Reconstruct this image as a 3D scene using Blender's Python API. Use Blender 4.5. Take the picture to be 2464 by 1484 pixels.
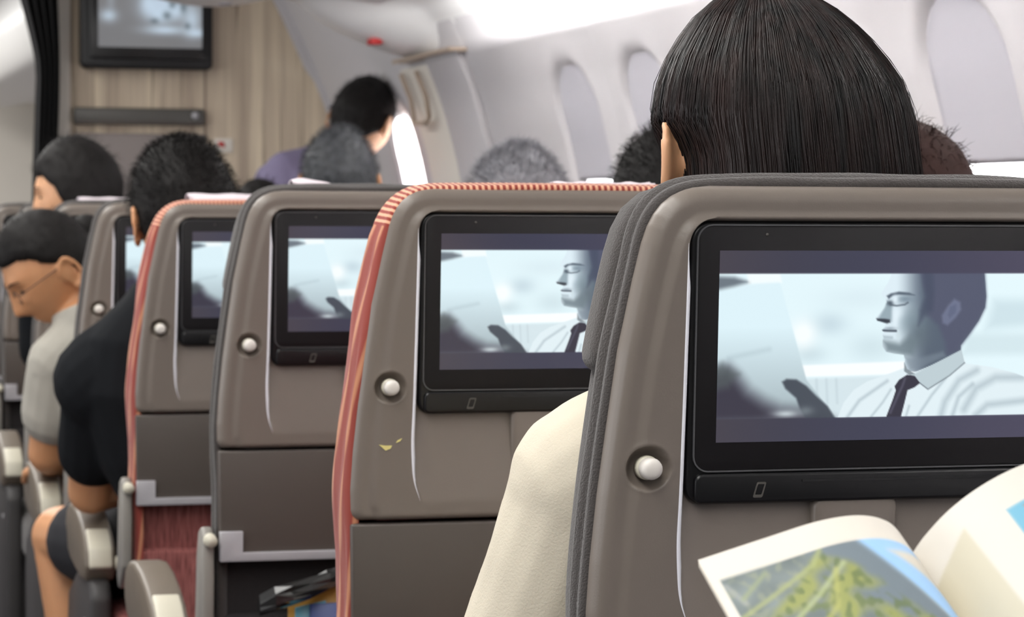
import bpy, bmesh, math, random
import numpy as np
from mathutils import Vector, Matrix, noise

random.seed(7)
rng = np.random.default_rng(7)
S = bpy.context.scene
C = S.collection
for o in list(bpy.data.objects):
    bpy.data.objects.remove(o)

# ------------------------------------------------------------------ camera
F_PX, W_PX, H_PX = 6510.0, 2464.0, 1484.0
YAW, PITCH, ROLL = math.radians(15.4), math.radians(-1.95), math.radians(0.26)
fw = Vector((math.sin(YAW)*math.cos(PITCH), math.cos(YAW)*math.cos(PITCH), math.sin(PITCH)))
r0 = Vector((math.cos(YAW), -math.sin(YAW), 0)); u0 = r0.cross(fw)
rt = r0*math.cos(ROLL)+u0*math.sin(ROLL); up = u0*math.cos(ROLL)-r0*math.sin(ROLL)
cd = bpy.data.cameras.new('camera'); cam = bpy.data.objects.new('camera', cd); C.objects.link(cam)
cd.sensor_width = 36.0; cd.lens = F_PX/W_PX*36.0; cd.clip_start = 0.02; cd.clip_end = 100
mw = Matrix.Identity(4)
for i in range(3):
    mw[i][0] = rt[i]; mw[i][1] = up[i]; mw[i][2] = -fw[i]
mw[2][3] = 1.13
cam.matrix_world = mw
cd.dof.use_dof = True; cd.dof.focus_distance = 2.05; cd.dof.aperture_fstop = 17.0
S.camera = cam

# ------------------------------------------------------------------ view, world, large lights
S.view_settings.view_transform = 'Standard'; S.view_settings.look = 'None'
S.view_settings.exposure = 0.0; S.view_settings.gamma = 1.0
S.view_settings.use_curve_mapping = False
wd = bpy.data.worlds.new('world'); S.world = wd; wd.use_nodes = True
wd.node_tree.nodes['Background'].inputs[0].default_value = (0.97, 0.98, 1.0, 1)
wd.node_tree.nodes['Background'].inputs[1].default_value = 0.13

def area(name, loc, target, sx, sy, power, col=(1, 1, 1)):
    l = bpy.data.lights.new(name, 'AREA'); l.shape = 'RECTANGLE'; l.size = sx; l.size_y = sy
    l.energy = power; l.color = col
    o = bpy.data.objects.new(name, l); C.objects.link(o); o.location = loc
    d = Vector(target)-Vector(loc)
    o.rotation_euler = d.to_track_quat('-Z', 'Y').to_euler()
    return o
area('ceiling_wash_light', (-0.1, 3.6, 2.17), (-0.1, 3.6, 0), 0.7, 12.0, 165, (1.0, 0.985, 0.95))
area('next_cabin_light', (-0.1, 12.2, 2.17), (-0.1, 12.2, 0), 0.7, 4.6, 95, (1.0, 0.985, 0.95))
area('bin_underside_fill', (1.286, 3.1, 1.663), (1.50, 3.1, 1.663), 6.3, 0.012, 105, (1.0, 0.99, 0.98))  # added fill lamp that whitens the bin underside
area('side_window_daylight', (-3.4, 4.0, 1.15), (1.0, 4.0, 1.25), 9.0, 0.5, 118, (0.95, 0.97, 1.0))

# ------------------------------------------------------------------ helpers
def lin(c):
    return tuple(((x/255.0)/12.92 if x/255.0 <= 0.04045 else ((x/255.0+0.055)/1.055)**2.4) for x in c)
def lin4(c): return lin(c)+(1.0,)

def new_mat(name):
    m = bpy.data.materials.new(name); m.use_nodes = True
    nt = m.node_tree
    return m, nt, nt.nodes['Principled BSDF']

def mat(name, rgb, rough=0.5, var=0.12, scale=30.0, bump=0.0, bscale=200.0, metal=0.0, spec=0.5, coat=0.0, sss=0.0, stretch=(1, 1, 1), sheen=0.0):
    m, nt, b = new_mat(name)
    tc = nt.nodes.new('ShaderNodeTexCoord'); mp = nt.nodes.new('ShaderNodeMapping')
    mp.inputs['Scale'].default_value = stretch
    nt.links.new(tc.outputs['Object'], mp.inputs[0])
    n = nt.nodes.new('ShaderNodeTexNoise'); n.inputs['Scale'].default_value = scale; n.inputs['Detail'].default_value = 4
    nt.links.new(mp.outputs[0], n.inputs['Vector'])
    mx = nt.nodes.new('ShaderNodeMix'); mx.data_type = 'RGBA'
    l = lin(rgb)
    mx.inputs[6].default_value = tuple(x*(1-var) for x in l)+(1,)
    mx.inputs[7].default_value = tuple(min(1, x*(1+var)) for x in l)+(1,)
    nt.links.new(n.outputs[0], mx.inputs[0]); nt.links.new(mx.outputs[2], b.inputs['Base Color'])
    b.inputs['Roughness'].default_value = rough; b.inputs['Metallic'].default_value = metal
    b.inputs['Specular IOR Level'].default_value = spec; b.inputs['Coat Weight'].default_value = coat
    b.inputs['Sheen Weight'].default_value = sheen
    if sss:
        b.inputs['Subsurface Weight'].default_value = sss; b.inputs['Subsurface Radius'].default_value = (0.012, 0.005, 0.003)
    if bump:
        n2 = nt.nodes.new('ShaderNodeTexNoise'); n2.inputs['Scale'].default_value = bscale; n2.inputs['Detail'].default_value = 3
        nt.links.new(mp.outputs[0], n2.inputs['Vector'])
        bp = nt.nodes.new('ShaderNodeBump'); bp.inputs['Strength'].default_value = bump; bp.inputs['Distance'].default_value = 0.002
        nt.links.new(n2.outputs[0], bp.inputs['Height']); nt.links.new(bp.outputs[0], b.inputs['Normal'])
    return m

def emit_mat(name, rgb, strength):
    m, nt, b = new_mat(name)
    b.inputs['Base Color'].default_value = lin4(rgb)
    b.inputs['Emission Color'].default_value = lin4(rgb); b.inputs['Emission Strength'].default_value = strength
    n = nt.nodes.new('ShaderNodeTexNoise'); n.inputs['Scale'].default_value = 3
    return m

def vcol_mat(name, emission=0.0, rough=0.5, spec=0.4):
    m, nt, b = new_mat(name)
    a = nt.nodes.new('ShaderNodeAttribute'); a.attribute_name = 'print'
    if emission:
        b.inputs['Base Color'].default_value = (0.012, 0.012, 0.014, 1)
        nt.links.new(a.outputs['Color'], b.inputs['Emission Color']); b.inputs['Emission Strength'].default_value = emission
    else:
        nt.links.new(a.outputs['Color'], b.inputs['Base Color'])
    b.inputs['Roughness'].default_value = rough; b.inputs['Specular IOR Level'].default_value = spec
    return m

def mesh(verts, faces, smooth=True, name='m'):
    me = bpy.data.meshes.new(name)
    me.from_pydata([tuple(map(float, v)) for v in verts], [], [tuple(int(i) for i in f) for f in faces])
    me.update()
    bm = bmesh.new(); bm.from_mesh(me); bmesh.ops.recalc_face_normals(bm, faces=bm.faces); bm.to_mesh(me); bm.free()
    if smooth:
        me.polygons.foreach_set('use_smooth', [True]*len(me.polygons))
    return me

def link(name, me, m, parent=None, loc=None):
    o = bpy.data.objects.new(name, me); C.objects.link(o)
    if me is not None and m is not None and len(me.materials) == 0:
        me.materials.append(m)
    if parent is not None: o.parent = parent
    if loc is not None: o.location = loc
    return o

def tag(o, label, cat, group=None):
    o['label'] = label; o['category'] = cat
    if group: o['group'] = group
    return o
def struct(name, me, m, label=None):
    o = link(name, me, m); o['kind'] = 'structure'
    if label: o['label'] = label
    return o
def empty(name, loc=(0, 0, 0)):
    o = bpy.data.objects.new(name, None); C.objects.link(o); o.location = loc; o.empty_display_size = 0.1
    return o

class MB:
    def __init__(s): s.v = []; s.f = []
    def ring_loft(s, rings, cap=True, closed=True):
        base = len(s.v); n = len(rings[0])
        for r in rings: s.v += [tuple(p) for p in r]
        for i in range(len(rings)-1):
            for j in range(n if closed else n-1):
                a = base+i*n+j; b = base+i*n+(j+1) % n
                s.f.append((a, b, b+n, a+n))
        if cap and closed:
            s.f.append(tuple(base+j for j in range(n))[::-1]); s.f.append(tuple(base+(len(rings)-1)*n+j for j in range(n)))
    def box(s, x0, x1, y0, y1, z0, z1):
        b = len(s.v)
        s.v += [(x, y, z) for x in (x0, x1) for y in (y0, y1) for z in (z0, z1)]
        s.f += [tuple(b+i for i in q) for q in ((0, 1, 3, 2), (4, 6, 7, 5), (0, 4, 5, 1), (2, 3, 7, 6), (0, 2, 6, 4), (1, 5, 7, 3))]
    def tube(s, pts, rad, n=8, cap=True):
        pts = [Vector(p) for p in pts]
        if not hasattr(rad, '__len__'): rad = [rad]*len(pts)
        rings = []; ref = None
        for i, p in enumerate(pts):
            d = (pts[min(i+1, len(pts)-1)]-pts[max(i-1, 0)])
            if d.length < 1e-9: d = Vector((0, 0, 1))
            d.normalize()
            if ref is None:
                ref = d.orthogonal().normalized()
            else:
                ref = (ref-d*ref.dot(d))
                ref = ref.normalized() if ref.length > 1e-6 else d.orthogonal().normalized()
            q = d.cross(ref)
            rings.append([p+(ref*math.cos(2*math.pi*k/n)+q*math.sin(2*math.pi*k/n))*rad[i] for k in range(n)])
        s.ring_loft(rings, cap)
    def capsule(s, a, b, ra, rb, n=16):
        a = Vector(a); b = Vector(b); d = (b-a)
        L = d.length
        d = d.normalized() if L > 1e-6 else Vector((0, 0, 1))
        pts, rad = [], []
        for k in range(5):
            t = math.pi/2*(1-k/4.0); pts.append(a-d*ra*math.sin(t)); rad.append(max(1e-4, ra*math.cos(t)))
        for k in range(5):
            t = math.pi/2*(k/4.0); pts.append(b+d*rb*math.sin(t)); rad.append(max(1e-4, rb*math.cos(t)))
        s.tube(pts, rad, n)
    def ellipsoid(s, c, r, R=None, nu=20, nv=14):
        rings = []
        c = Vector(c)
        for i in range(nv+1):
            th = math.pi*(0.001+0.998*i/nv)
            ring = []
            for j in range(nu):
                ph = 2*math.pi*j/nu
                p = Vector((r[0]*math.sin(th)*math.cos(ph), r[1]*math.sin(th)*math.sin(ph), r[2]*math.cos(th)))
                if R is not None: p = R @ p
                ring.append(c+p)
            rings.append(ring)
        s.ring_loft(rings)
    def mesh(s, smooth=True): return mesh(s.v, s.f, smooth)

def bevel_mesh(me, width, segs=2, angle=0.6):
    bm = bmesh.new(); bm.from_mesh(me)
    bmesh.ops.remove_doubles(bm, verts=bm.verts, dist=1e-6)
    es = [e for e in bm.edges if len(e.link_faces) == 2 and e.calc_face_angle(0) > angle]
    bmesh.ops.bevel(bm, geom=es, offset=width, segments=segs, affect='EDGES', profile=0.5, clamp_overlap=True)
    bm.to_mesh(me); bm.free(); me.update()
    me.polygons.foreach_set('use_smooth', [True]*len(me.polygons))
    return me

def prism(outline, y0, y1, bev=0.0, segs=2, axis='y'):
    """outline = list of 2D points (x,z) extruded along y (axis 'y'), or (y,z) extruded along x (axis 'x')"""
    n = len(outline); v = []
    for d in (y0, y1):
        for a, b in outline:
            v.append((a, d, b) if axis == 'y' else (d, a, b))
    f = [tuple(range(n)), tuple(range(2*n-1, n-1, -1))]+[(i, (i+1) % n, n+(i+1) % n, n+i) for i in range(n)]
    me = mesh(v, f, False)
    if bev: bevel_mesh(me, bev, segs)
    return me

def boxmesh(x0, x1, y0, y1, z0, z1, bev=0.0, segs=2):
    b = MB(); b.box(x0, x1, y0, y1, z0, z1); me = b.mesh(False)
    if bev: bevel_mesh(me, bev, segs)
    return me

def rrect(x0, x1, z0, z1, r, n=6):
    p = []
    for cx, cz, a0 in ((x1-r, z1-r, 0), (x0+r, z1-r, 90), (x0+r, z0+r, 180), (x1-r, z0+r, 270)):
        for k in range(n+1):
            a = math.radians(a0+90.0*k/n); p.append((cx+r*math.cos(a), cz+r*math.sin(a)))
    return p

def evaluated(me, mods):
    o = bpy.data.objects.new('tmp', me); C.objects.link(o)
    for typ, kw in mods:
        md = o.modifiers.new('x', typ)
        for k, v in kw.items(): setattr(md, k, v)
    dg = bpy.context.evaluated_depsgraph_get(); dg.update()
    r = bpy.data.meshes.new_from_object(o.evaluated_get(dg))
    bpy.data.objects.remove(o)
    r.polygons.foreach_set('use_smooth', [True]*len(r.polygons))
    return r
def fuse(mb, voxel=0.006, it=6):
    return evaluated(mb.mesh(), [('REMESH', dict(mode='VOXEL', voxel_size=voxel)), ('SMOOTH', dict(factor=0.5, iterations=it))])

def grid_print(nx, ny, posfn, colfn):
    """grid mesh with a per-vertex 'print' colour; posfn(u,v)->(x,y,z) arrays; colfn(u,v)->(...,3) sRGB 0..255"""
    u, v = np.meshgrid(np.linspace(0, 1, nx), np.linspace(0, 1, ny))
    x, y, z = posfn(u, v)
    co = np.stack([x+0*u, y+0*u, z+0*u], -1).reshape(-1, 3)
    me = bpy.data.meshes.new('print')
    idx = np.arange(nx*ny).reshape(ny, nx)
    q = np.stack([idx[:-1, :-1], idx[:-1, 1:], idx[1:, 1:], idx[1:, :-1]], -1).reshape(-1, 4)
    me.from_pydata(co.tolist(), [], q.tolist()); me.update()
    col = np.clip(colfn(u, v).reshape(-1, 3), 0, 255)/255.0
    linc = np.where(col <= 0.04045, col/12.92, ((col+0.055)/1.055)**2.4)
    a = me.color_attributes.new('print', 'FLOAT_COLOR', 'POINT')
    a.data.foreach_set('color', np.concatenate([linc, np.ones((len(linc), 1))], 1).astype(np.float32).ravel())
    me.polygons.foreach_set('use_smooth', [True]*len(me.polygons))
    return me

def poly_cov(px, py, pts, soft):
    """soft coverage of a polygon: 1 inside, 0 outside"""
    pts = np.array(pts, float); d2 = np.full(px.shape, 1e18); ins = np.zeros(px.shape, bool)
    n = len(pts)
    for i in range(n):
        ax, ay = pts[i]; bx, by = pts[(i+1) % n]
        ex, ey = bx-ax, by-ay
        t = np.clip(((px-ax)*ex+(py-ay)*ey)/(ex*ex+ey*ey+1e-12), 0, 1)
        d2 = np.minimum(d2, (px-ax-t*ex)**2+(py-ay-t*ey)**2)
        c = ((ay > py) != (by > py)) & (px < (bx-ax)*(py-ay)/(by-ay+1e-12)+ax)
        ins ^= c
    sd = np.sqrt(d2)*np.where(ins, 1, -1)
    t = np.clip(sd/(2*soft)+0.5, 0, 1)
    return t*t*(3-2*t)
def line_cov(px, py, pts, w, soft):
    d2 = np.full(px.shape, 1e18)
    for i in range(len(pts)-1):
        ax, ay = pts[i]; bx, by = pts[i+1]; ex, ey = bx-ax, by-ay
        t = np.clip(((px-ax)*ex+(py-ay)*ey)/(ex*ex+ey*ey+1e-12), 0, 1)
        d2 = np.minimum(d2, (px-ax-t*ex)**2+(py-ay-t*ey)**2)
    t = np.clip((w-np.sqrt(d2))/(2*soft)+0.5, 0, 1)
    return t*t*(3-2*t)
def blob(px, py, cx, cy, rx, ry): return np.exp(-((px-cx)/rx)**2-((py-cy)/ry)**2)
def over(img, cov, col):
    return img*(1-cov[..., None])+np.asarray(col, float)*cov[..., None] if np.ndim(col) == 1 else img*(1-cov[..., None])+col*cov[..., None]

# ------------------------------------------------------------------ materials
M = {}
M['shell'] = mat('taupe_plastic', (118, 109, 101), 0.36, 0.03, 8, 0.06, 900)
M['tray'] = mat('dark_taupe_plastic', (82, 75, 70), 0.42, 0.03, 8, 0.05, 900)
M['chrome_edge'] = mat('recess_edge', (205, 205, 210), 0.25, 0.02, 10)
M['highlight'] = mat('recess_highlight', (240, 240, 248), 0.25, 0.02, 10)  # near-white, paints the highlight on the monitor recess edge
M['clip'] = mat('light_grey_plastic', (172, 170, 174), 0.45, 0.03, 10)
M['black'] = mat('black_gloss', (14, 14, 16), 0.3, 0.1, 10, spec=0.5)
M['blackm'] = mat('black_matte', (18, 18, 20), 0.5, 0.1, 10)
M['glass'] = mat('screen_glass', (22, 20, 22), 0.4, 0.05, 10, spec=0.3)
M['line'] = mat('bezel_line', (84, 84, 86), 0.3, 0.05, 10)
M['icon'] = mat('icon_grey', (84, 81, 77), 0.4, 0.05, 10)
M['knob'] = mat('ivory_plastic', (226, 220, 213), 0.4, 0.03, 20)
M['grey_fab'] = mat('charcoal_fabric', (64, 59, 57), 0.9, 0.25, 260, 0.6, 700, sheen=0.25)
M['dark_fab'] = mat('dark_fabric', (38, 35, 36), 0.9, 0.25, 260, 0.5, 700)
M['seat_line'] = mat('seat_underframe', (56, 54, 54), 0.5, 0.1, 20)
M['arm'] = mat('armrest_plastic', (108, 98, 86), 0.45, 0.06, 20, 0.05, 500)
M['armcap'] = mat('armrest_cap_plastic', (205, 200, 182), 0.4, 0.04, 20)
M['bracket'] = mat('grey_bracket', (140, 136, 130), 0.4, 0.05, 20)
M['white_cloth'] = mat('paper_cloth', (226, 214, 220), 0.85, 0.03, 40, 0.2, 300)
M['skin'] = mat('skin', (212, 160, 122), 0.5, 0.08, 40, 0.05, 400, sss=0.15)
M['skin2'] = mat('skin_tan', (204, 148, 106), 0.5, 0.08, 40, 0.05, 400, sss=0.15)
M['hair'] = mat('black_hair', (20, 17, 16), 0.65, 0.3, 60, 0.3, 200, stretch=(1, 1, 0.1), spec=0.25)
M['hairb'] = mat('brown_hair', (46, 31, 28), 0.75, 0.3, 60, 0.1, 200, stretch=(1, 1, 0.1), spec=0.1)
M['hairg'] = mat('grey_hair', (150, 150, 155), 0.8, 0.5, 90, 0.2, 150, spec=0.1)
M['hairgd'] = mat('salt_pepper_hair', (66, 68, 72), 0.55, 0.6, 70, 0.5, 150)
M['blouse'] = mat('cream_cotton', (208, 199, 180), 0.85, 0.03, 12, 0.25, 500, sss=0.05)
M['tee_grey'] = mat('grey_tee', (172, 168, 158), 0.9, 0.06, 30, 0.3, 500)
M['tee_black'] = mat('black_tee', (24, 26, 29), 0.95, 0.1, 30, 0.3, 500, spec=0.15)
M['uniform'] = mat('lilac_uniform', (118, 110, 138), 0.8, 0.05, 30, 0.2, 400)
M['red_scarf'] = mat('red_collar', (196, 28, 48), 0.7, 0.05, 30)
M['trouser'] = mat('dark_trousers', (30, 30, 35), 0.9, 0.1, 30, 0.2, 400)
M['wall'] = mat('sidewall_panel', (194, 191, 193), 0.55, 0.02, 3)
M['shade'] = mat('window_shade', (175, 173, 180), 0.6, 0.02, 3)
M['bin'] = mat('bin_white', (240, 239, 238), 0.35, 0.01, 3)
M['panel_cream'] = mat('panel_cream', (220, 214, 204), 0.5, 0.03, 4)
M['curtain'] = mat('black_curtain', (17, 16, 17), 0.95, 0.3, 50, 0.3, 300)
M['grey_panel'] = mat('grey_bulkhead_panel', (138, 129, 126), 0.5, 0.05, 6)
M['rail'] = mat('dark_rail', (86, 84, 80), 0.4, 0.05, 12)
M['carpet'] = mat('carpet', (70, 66, 72), 0.95, 0.3, 120, 0.6, 300)
M['ceil'] = mat('ceiling_panel', (236, 235, 232), 0.6, 0.02, 3)
M['daylight'] = emit_mat('daylit_pane', (255, 255, 255), 4.0)
M['lightstrip'] = emit_mat('cabin_light_strip', (255, 252, 244), 3.0)
M['paper'] = mat('page_edge', (236, 229, 214), 0.8, 0.03, 60)
M['chip'] = mat('yellow_chip', (226, 214, 140), 0.6, 0.05, 60)
M['brass'] = mat('tan_hook', (168, 150, 132), 0.4, 0.05, 30)
M['glasses'] = mat('glasses_frame', (40, 36, 42), 0.4, 0.05, 30)
M['white'] = mat('white_plastic', (232, 232, 234), 0.4, 0.02, 30)
M['redink'] = mat('red_ink', (190, 40, 40), 0.6, 0.05, 30)
M['printcol'] = vcol_mat('printed_paper', 0.0, 0.55)
M['screen'] = vcol_mat('lit_screen', 1.0, 0.12)
M['screen_dim'] = vcol_mat('lit_wall_screen', 0.8, 0.2)

def stripe_fabric(name, base, light, kind):
    m, nt, b = new_mat(name)
    uv = nt.nodes.new('ShaderNodeUVMap'); uv.uv_map = 'UVMap'
    sp = nt.nodes.new('ShaderNodeSeparateXYZ'); nt.links.new(uv.outputs[0], sp.inputs[0])
    def math_(op, a, bb):
        n = nt.nodes.new('ShaderNodeMath'); n.operation = op
        for i, x in enumerate((a, bb)):
            if isinstance(x, (int, float)): n.inputs[i].default_value = x
            else: nt.links.new(x, n.inputs[i])
        return n.outputs[0]
    s, t = sp.outputs[0], sp.outputs[1]
    if kind == 'across':      # stripes across the roll, s in metres
        ph = math_('MULTIPLY', s, 2*math.pi/0.0062); thr = 0.05
    else:                     # long diagonal stripes that run down the side
        ph = math_('ADD', math_('MULTIPLY', t, 2*math.pi*3.0), math_('MULTIPLY', s, 2*math.pi*5.0)); thr = 0.8
    w = math_('SINE', ph, 0)
    k = nt.nodes.new('ShaderNodeMapRange'); k.inputs[1].default_value = thr-0.15; k.inputs[2].default_value = thr+0.2
    nt.links.new(w, k.inputs[0])
    mx = nt.nodes.new('ShaderNodeMix'); mx.data_type = 'RGBA'
    mx.inputs[6].default_value = lin4(base); mx.inputs[7].default_value = lin4(light)
    nt.links.new(k.outputs[0], mx.inputs[0])
    nt.links.new(mx.outputs[2], b.inputs['Base Color'])
    b.inputs['Roughness'].default_value = 0.9; b.inputs['Sheen Weight'].default_value = 0.2
    nz = nt.nodes.new('ShaderNodeTexNoise'); nz.inputs['Scale'].default_value = 900
    bp = nt.nodes.new('ShaderNodeBump'); bp.inputs['Strength'].default_value = 0.3; bp.inputs['Distance'].default_value = 0.001
    ad = math_('ADD', nz.outputs[0], math_('MULTIPLY', w, 0.4))
    nt.links.new(ad, bp.inputs['Height']); nt.links.new(bp.outputs[0], b.inputs['Normal'])
    return m
M['red_side'] = stripe_fabric('red_striped_side', (150, 66, 56), (200, 138, 104), 'along')
M['red_top'] = stripe_fabric('red_striped_roll', (146, 52, 40), (224, 170, 138), 'across')

def red_weave():
    m, nt, b = new_mat('red_woven_pocket')
    tc = nt.nodes.new('ShaderNodeTexCoord'); mp = nt.nodes.new('ShaderNodeMapping'); mp.inputs['Scale'].default_value = (420, 60, 25)
    nt.links.new(tc.outputs['Object'], mp.inputs[0])
    n = nt.nodes.new('ShaderNodeTexNoise'); n.inputs['Scale'].default_value = 1.0; n.inputs['Detail'].default_value = 3
    nt.links.new(mp.outputs[0], n.inputs['Vector'])
    cr = nt.nodes.new('ShaderNodeValToRGB'); cr.color_ramp.elements[0].position = 0.35; cr.color_ramp.elements[1].position = 0.7
    cr.color_ramp.elements[0].color = lin4((104, 50, 50)); cr.color_ramp.elements[1].color = lin4((168, 104, 98))
    nt.links.new(n.outputs[0], cr.inputs[0]); nt.links.new(cr.outputs[0], b.inputs['Base Color']); b.inputs['Roughness'].default_value = 0.9
    return m
M['red_weave'] = red_weave()

def wood():
    m, nt, b = new_mat('zebra_wood_laminate')
    tc = nt.nodes.new('ShaderNodeTexCoord')
    def nz(sc, det, mapscale, dist=0.0):
        mp = nt.nodes.new('ShaderNodeMapping'); mp.inputs['Scale'].default_value = mapscale
        nt.links.new(tc.outputs['Object'], mp.inputs[0])
        n = nt.nodes.new('ShaderNodeTexNoise'); n.inputs['Scale'].default_value = sc; n.inputs['Detail'].default_value = det
        n.inputs['Distortion'].default_value = dist
        nt.links.new(mp.outputs[0], n.inputs['Vector']); return n.outputs[0]
    a = nz(1, 4, (26, 1, 0.7)); c = nz(1, 3, (60, 1, 1.6), 0.4)
    r1 = nt.nodes.new('ShaderNodeValToRGB'); r1.color_ramp.elements[0].position = 0.3; r1.color_ramp.elements[1].position = 0.68
    r1.color_ramp.elements[0].color = lin4((164, 147, 130)); r1.color_ramp.elements[1].color = lin4((222, 206, 180))
    nt.links.new(a, r1.inputs[0])
    r2 = nt.nodes.new('ShaderNodeValToRGB'); r2.color_ramp.elements[0].position = 0.30; r2.color_ramp.elements[1].position = 0.42
    r2.color_ramp.elements[0].color = (0.34, 0.30, 0.27, 1); r2.color_ramp.elements[1].color = (1, 1, 1, 1)
    nt.links.new(c, r2.inputs[0])
    mx = nt.nodes.new('ShaderNodeMix'); mx.data_type = 'RGBA'; mx.blend_type = 'MULTIPLY'; mx.inputs[0].default_value = 0.9
    nt.links.new(r1.outputs[0], mx.inputs[6]); nt.links.new(r2.outputs[0], mx.inputs[7])
    nt.links.new(mx.outputs[2], b.inputs['Base Color']); b.inputs['Roughness'].default_value = 0.45
    return m
M['wood'] = wood()

# ------------------------------------------------------------------ cabin structure
WZ = np.array([0.0, 0.3, 0.6, 0.9, 1.1, 1.28, 1.45, 1.56, 1.65, 1.8, 2.0, 2.15, 2.25])
WX = np.array([1.66, 1.77, 1.83, 1.845, 1.828, 1.793, 1.745, 1.697, 1.655, 1.585, 1.45, 1.30, 1.15])
def wall_x(z): return np.interp(z, WZ, WX)
def wall_xs(z):   # smoothed profile
    z = np.asarray(z, float); return (wall_x(z-0.05)+2*wall_x(z)+wall_x(z+0.05))/4
WIN = [(2.80, 1.215), (3.31, 1.215), (3.82, 1.215), (4.33, 1.215), (4.84, 1.215), (5.35, 1.215), (5.86, 1.215), (7.63, 9.0)]
W_HW, W_Z0, W_Z1 = 0.155, 1.03, 1.478
def win_sd(y, z, yc, grow=0.0):
    r = 0.125
    hx, hz = W_HW+grow-r, (W_Z1-W_Z0)/2+grow-r
    qx = np.abs(y-yc)-hx; qz = np.abs(z-(W_Z0+W_Z1)/2)-hz
    return np.hypot(np.maximum(qx, 0), np.maximum(qz, 0))+np.minimum(np.maximum(qx, qz), 0)-r
def build_wall():
    ys = [-1.0, 0, 1.0, 2.0, 2.5]+list(np.arange(2.6, 8.5, 0.0125))+[8.5, 9, 10, 12, 15]
    zs = [0, 0.15, 0.3, 0.45, 0.6, 0.75, 0.88, 0.97]+list(np.arange(1.0, 1.51, 0.0125))+list(np.arange(1.53, 2.25, 0.03))
    Y, Z = np.meshgrid(np.array(ys), np.array(zs))
    X = wall_xs(Z)
    for yc, _ in WIN:
        sd = win_sd(Y, Z, yc)
        t = np.clip(-sd/0.035+0.15, 0, 1); X = X+0.024*t*t*(3-2*t)
        X = X-0.003*np.exp(-((sd-0.02)/0.02)**2)
    for ys_ in (3.565, 4.585, 5.605, 6.63):
        X = X+0.005*np.exp(-((Y-ys_)/0.008)**2)
    n = X.shape
    idx = np.arange(n[0]*n[1]).reshape(n)
    q = np.stack([idx[:-1, :-1], idx[:-1, 1:], idx[1:, 1:], idx[1:, :-1]], -1).reshape(-1, 4)
    v = np.stack([X, Y, Z], -1).reshape(-1, 3)
    return mesh(v, q)
struct('wall_right', build_wall(), M['wall'], 'curved pale grey cabin sidewall under the overhead bin')
def wall_patch(yc, hw, z0, z1, off, r, mat_, name, parent, thick=0.006, rb=None):
    """rounded patch that follows the wall's profile at an offset"""
    pts = rrect(yc-hw, yc+hw, z0, z1, r, 8)
    # fill by horizontal strips
    zz = np.linspace(z0, z1, 28); rows = []
    for z in zz:
        d = 0.0
        if z > z1-r: d = r-math.sqrt(max(0, r*r-(z-(z1-r))**2))
        elif z < z0+(rb or r): d = (rb or r)-math.sqrt(max(0, (rb or r)**2-((z0+(rb or r))-z)**2))
        rows.append([(float(wall_xs(z))+off, y, z) for y in np.linspace(yc-hw+d, yc+hw-d, 14)])
    v = [p for rw in rows for p in rw]; f = []
    for i in range(27):
        for j in range(13):
            a = i*14+j; f.append((a, a+1, a+15, a+14))
    me = mesh(v, f)
    me = evaluated(me, [('SOLIDIFY', dict(thickness=thick, offset=0))])
    return link(name, me, mat_, parent)
for k, (yc, zs) in enumerate(WIN):
    w = empty('window_%d' % (k+1), (0, 0, 0)); w['kind'] = 'structure'
    w['label'] = ('open cabin window glowing with daylight beside the bending person' if zs > 2 else 'cabin window with its grey shade pulled most of the way down')
    if zs > 2:
        wall_patch(yc, 0.150, 1.05, 1.415, 0.010, 0.12, M['daylight'], 'pane', w)
    else:
        wall_patch(yc, 0.128, 1.05, zs+0.03, 0.021, 0.08, M['daylight'], 'pane', w)
        sh = wall_patch(yc, 0.152, zs, W_Z1-0.004, 0.013, 0.118, M['shade'], 'window_shade', w, 0.008, 0.008)

# floor, ceiling
struct('floor', boxmesh(-3.6, 1.7, -1.2, 15, -0.05, 0.0), M['carpet'], 'dark carpeted cabin floor')
struct('ceiling', boxmesh(-3.6, 1.35, -1.2, 15, 2.24, 2.28), M['ceil'], 'white cabin ceiling')

# overhead bins
BP = [(1.705, 1.556), (1.68, 1.558), (1.60, 1.578), (1.49, 1.622), (1.42, 1.662), (1.375, 1.698), (1.335, 1.712), (1.29, 1.705), (1.22, 1.690), (1.145, 1.683), (1.06, 1.688), (0.985, 1.706), (0.945, 1.745), (0.92, 1.81), (0.92, 1.90), (0.96, 2.02), (1.04, 2.13), (1.16, 2.21)]
BPM = [(1.705, 1.556), (1.698, 1.572), (1.680, 1.606), (1.648, 1.648), (1.60, 1.682), (1.53, 1.704), (1.44, 1.713)]+BP[6:]
BPM = [BPM[0], BPM[1], BPM[2], BPM[3], BPM[4], BPM[6]]+BP[6:]
def catmull(pts, n=4):
    out = []
    P = [Vector(p) for p in pts]
    for i in range(len(P)-1):
        a, b, c, d = P[max(i-1, 0)], P[i], P[i+1], P[min(i+2, len(P)-1)]
        for k in range(n):
            t = k/n
            out.append(0.5*((2*b)+(c-a)*t+(2*a-5*b+4*c-d)*t*t+(3*b-a-3*c+d)*t**3))
    out.append(P[-1]); return out
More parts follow.
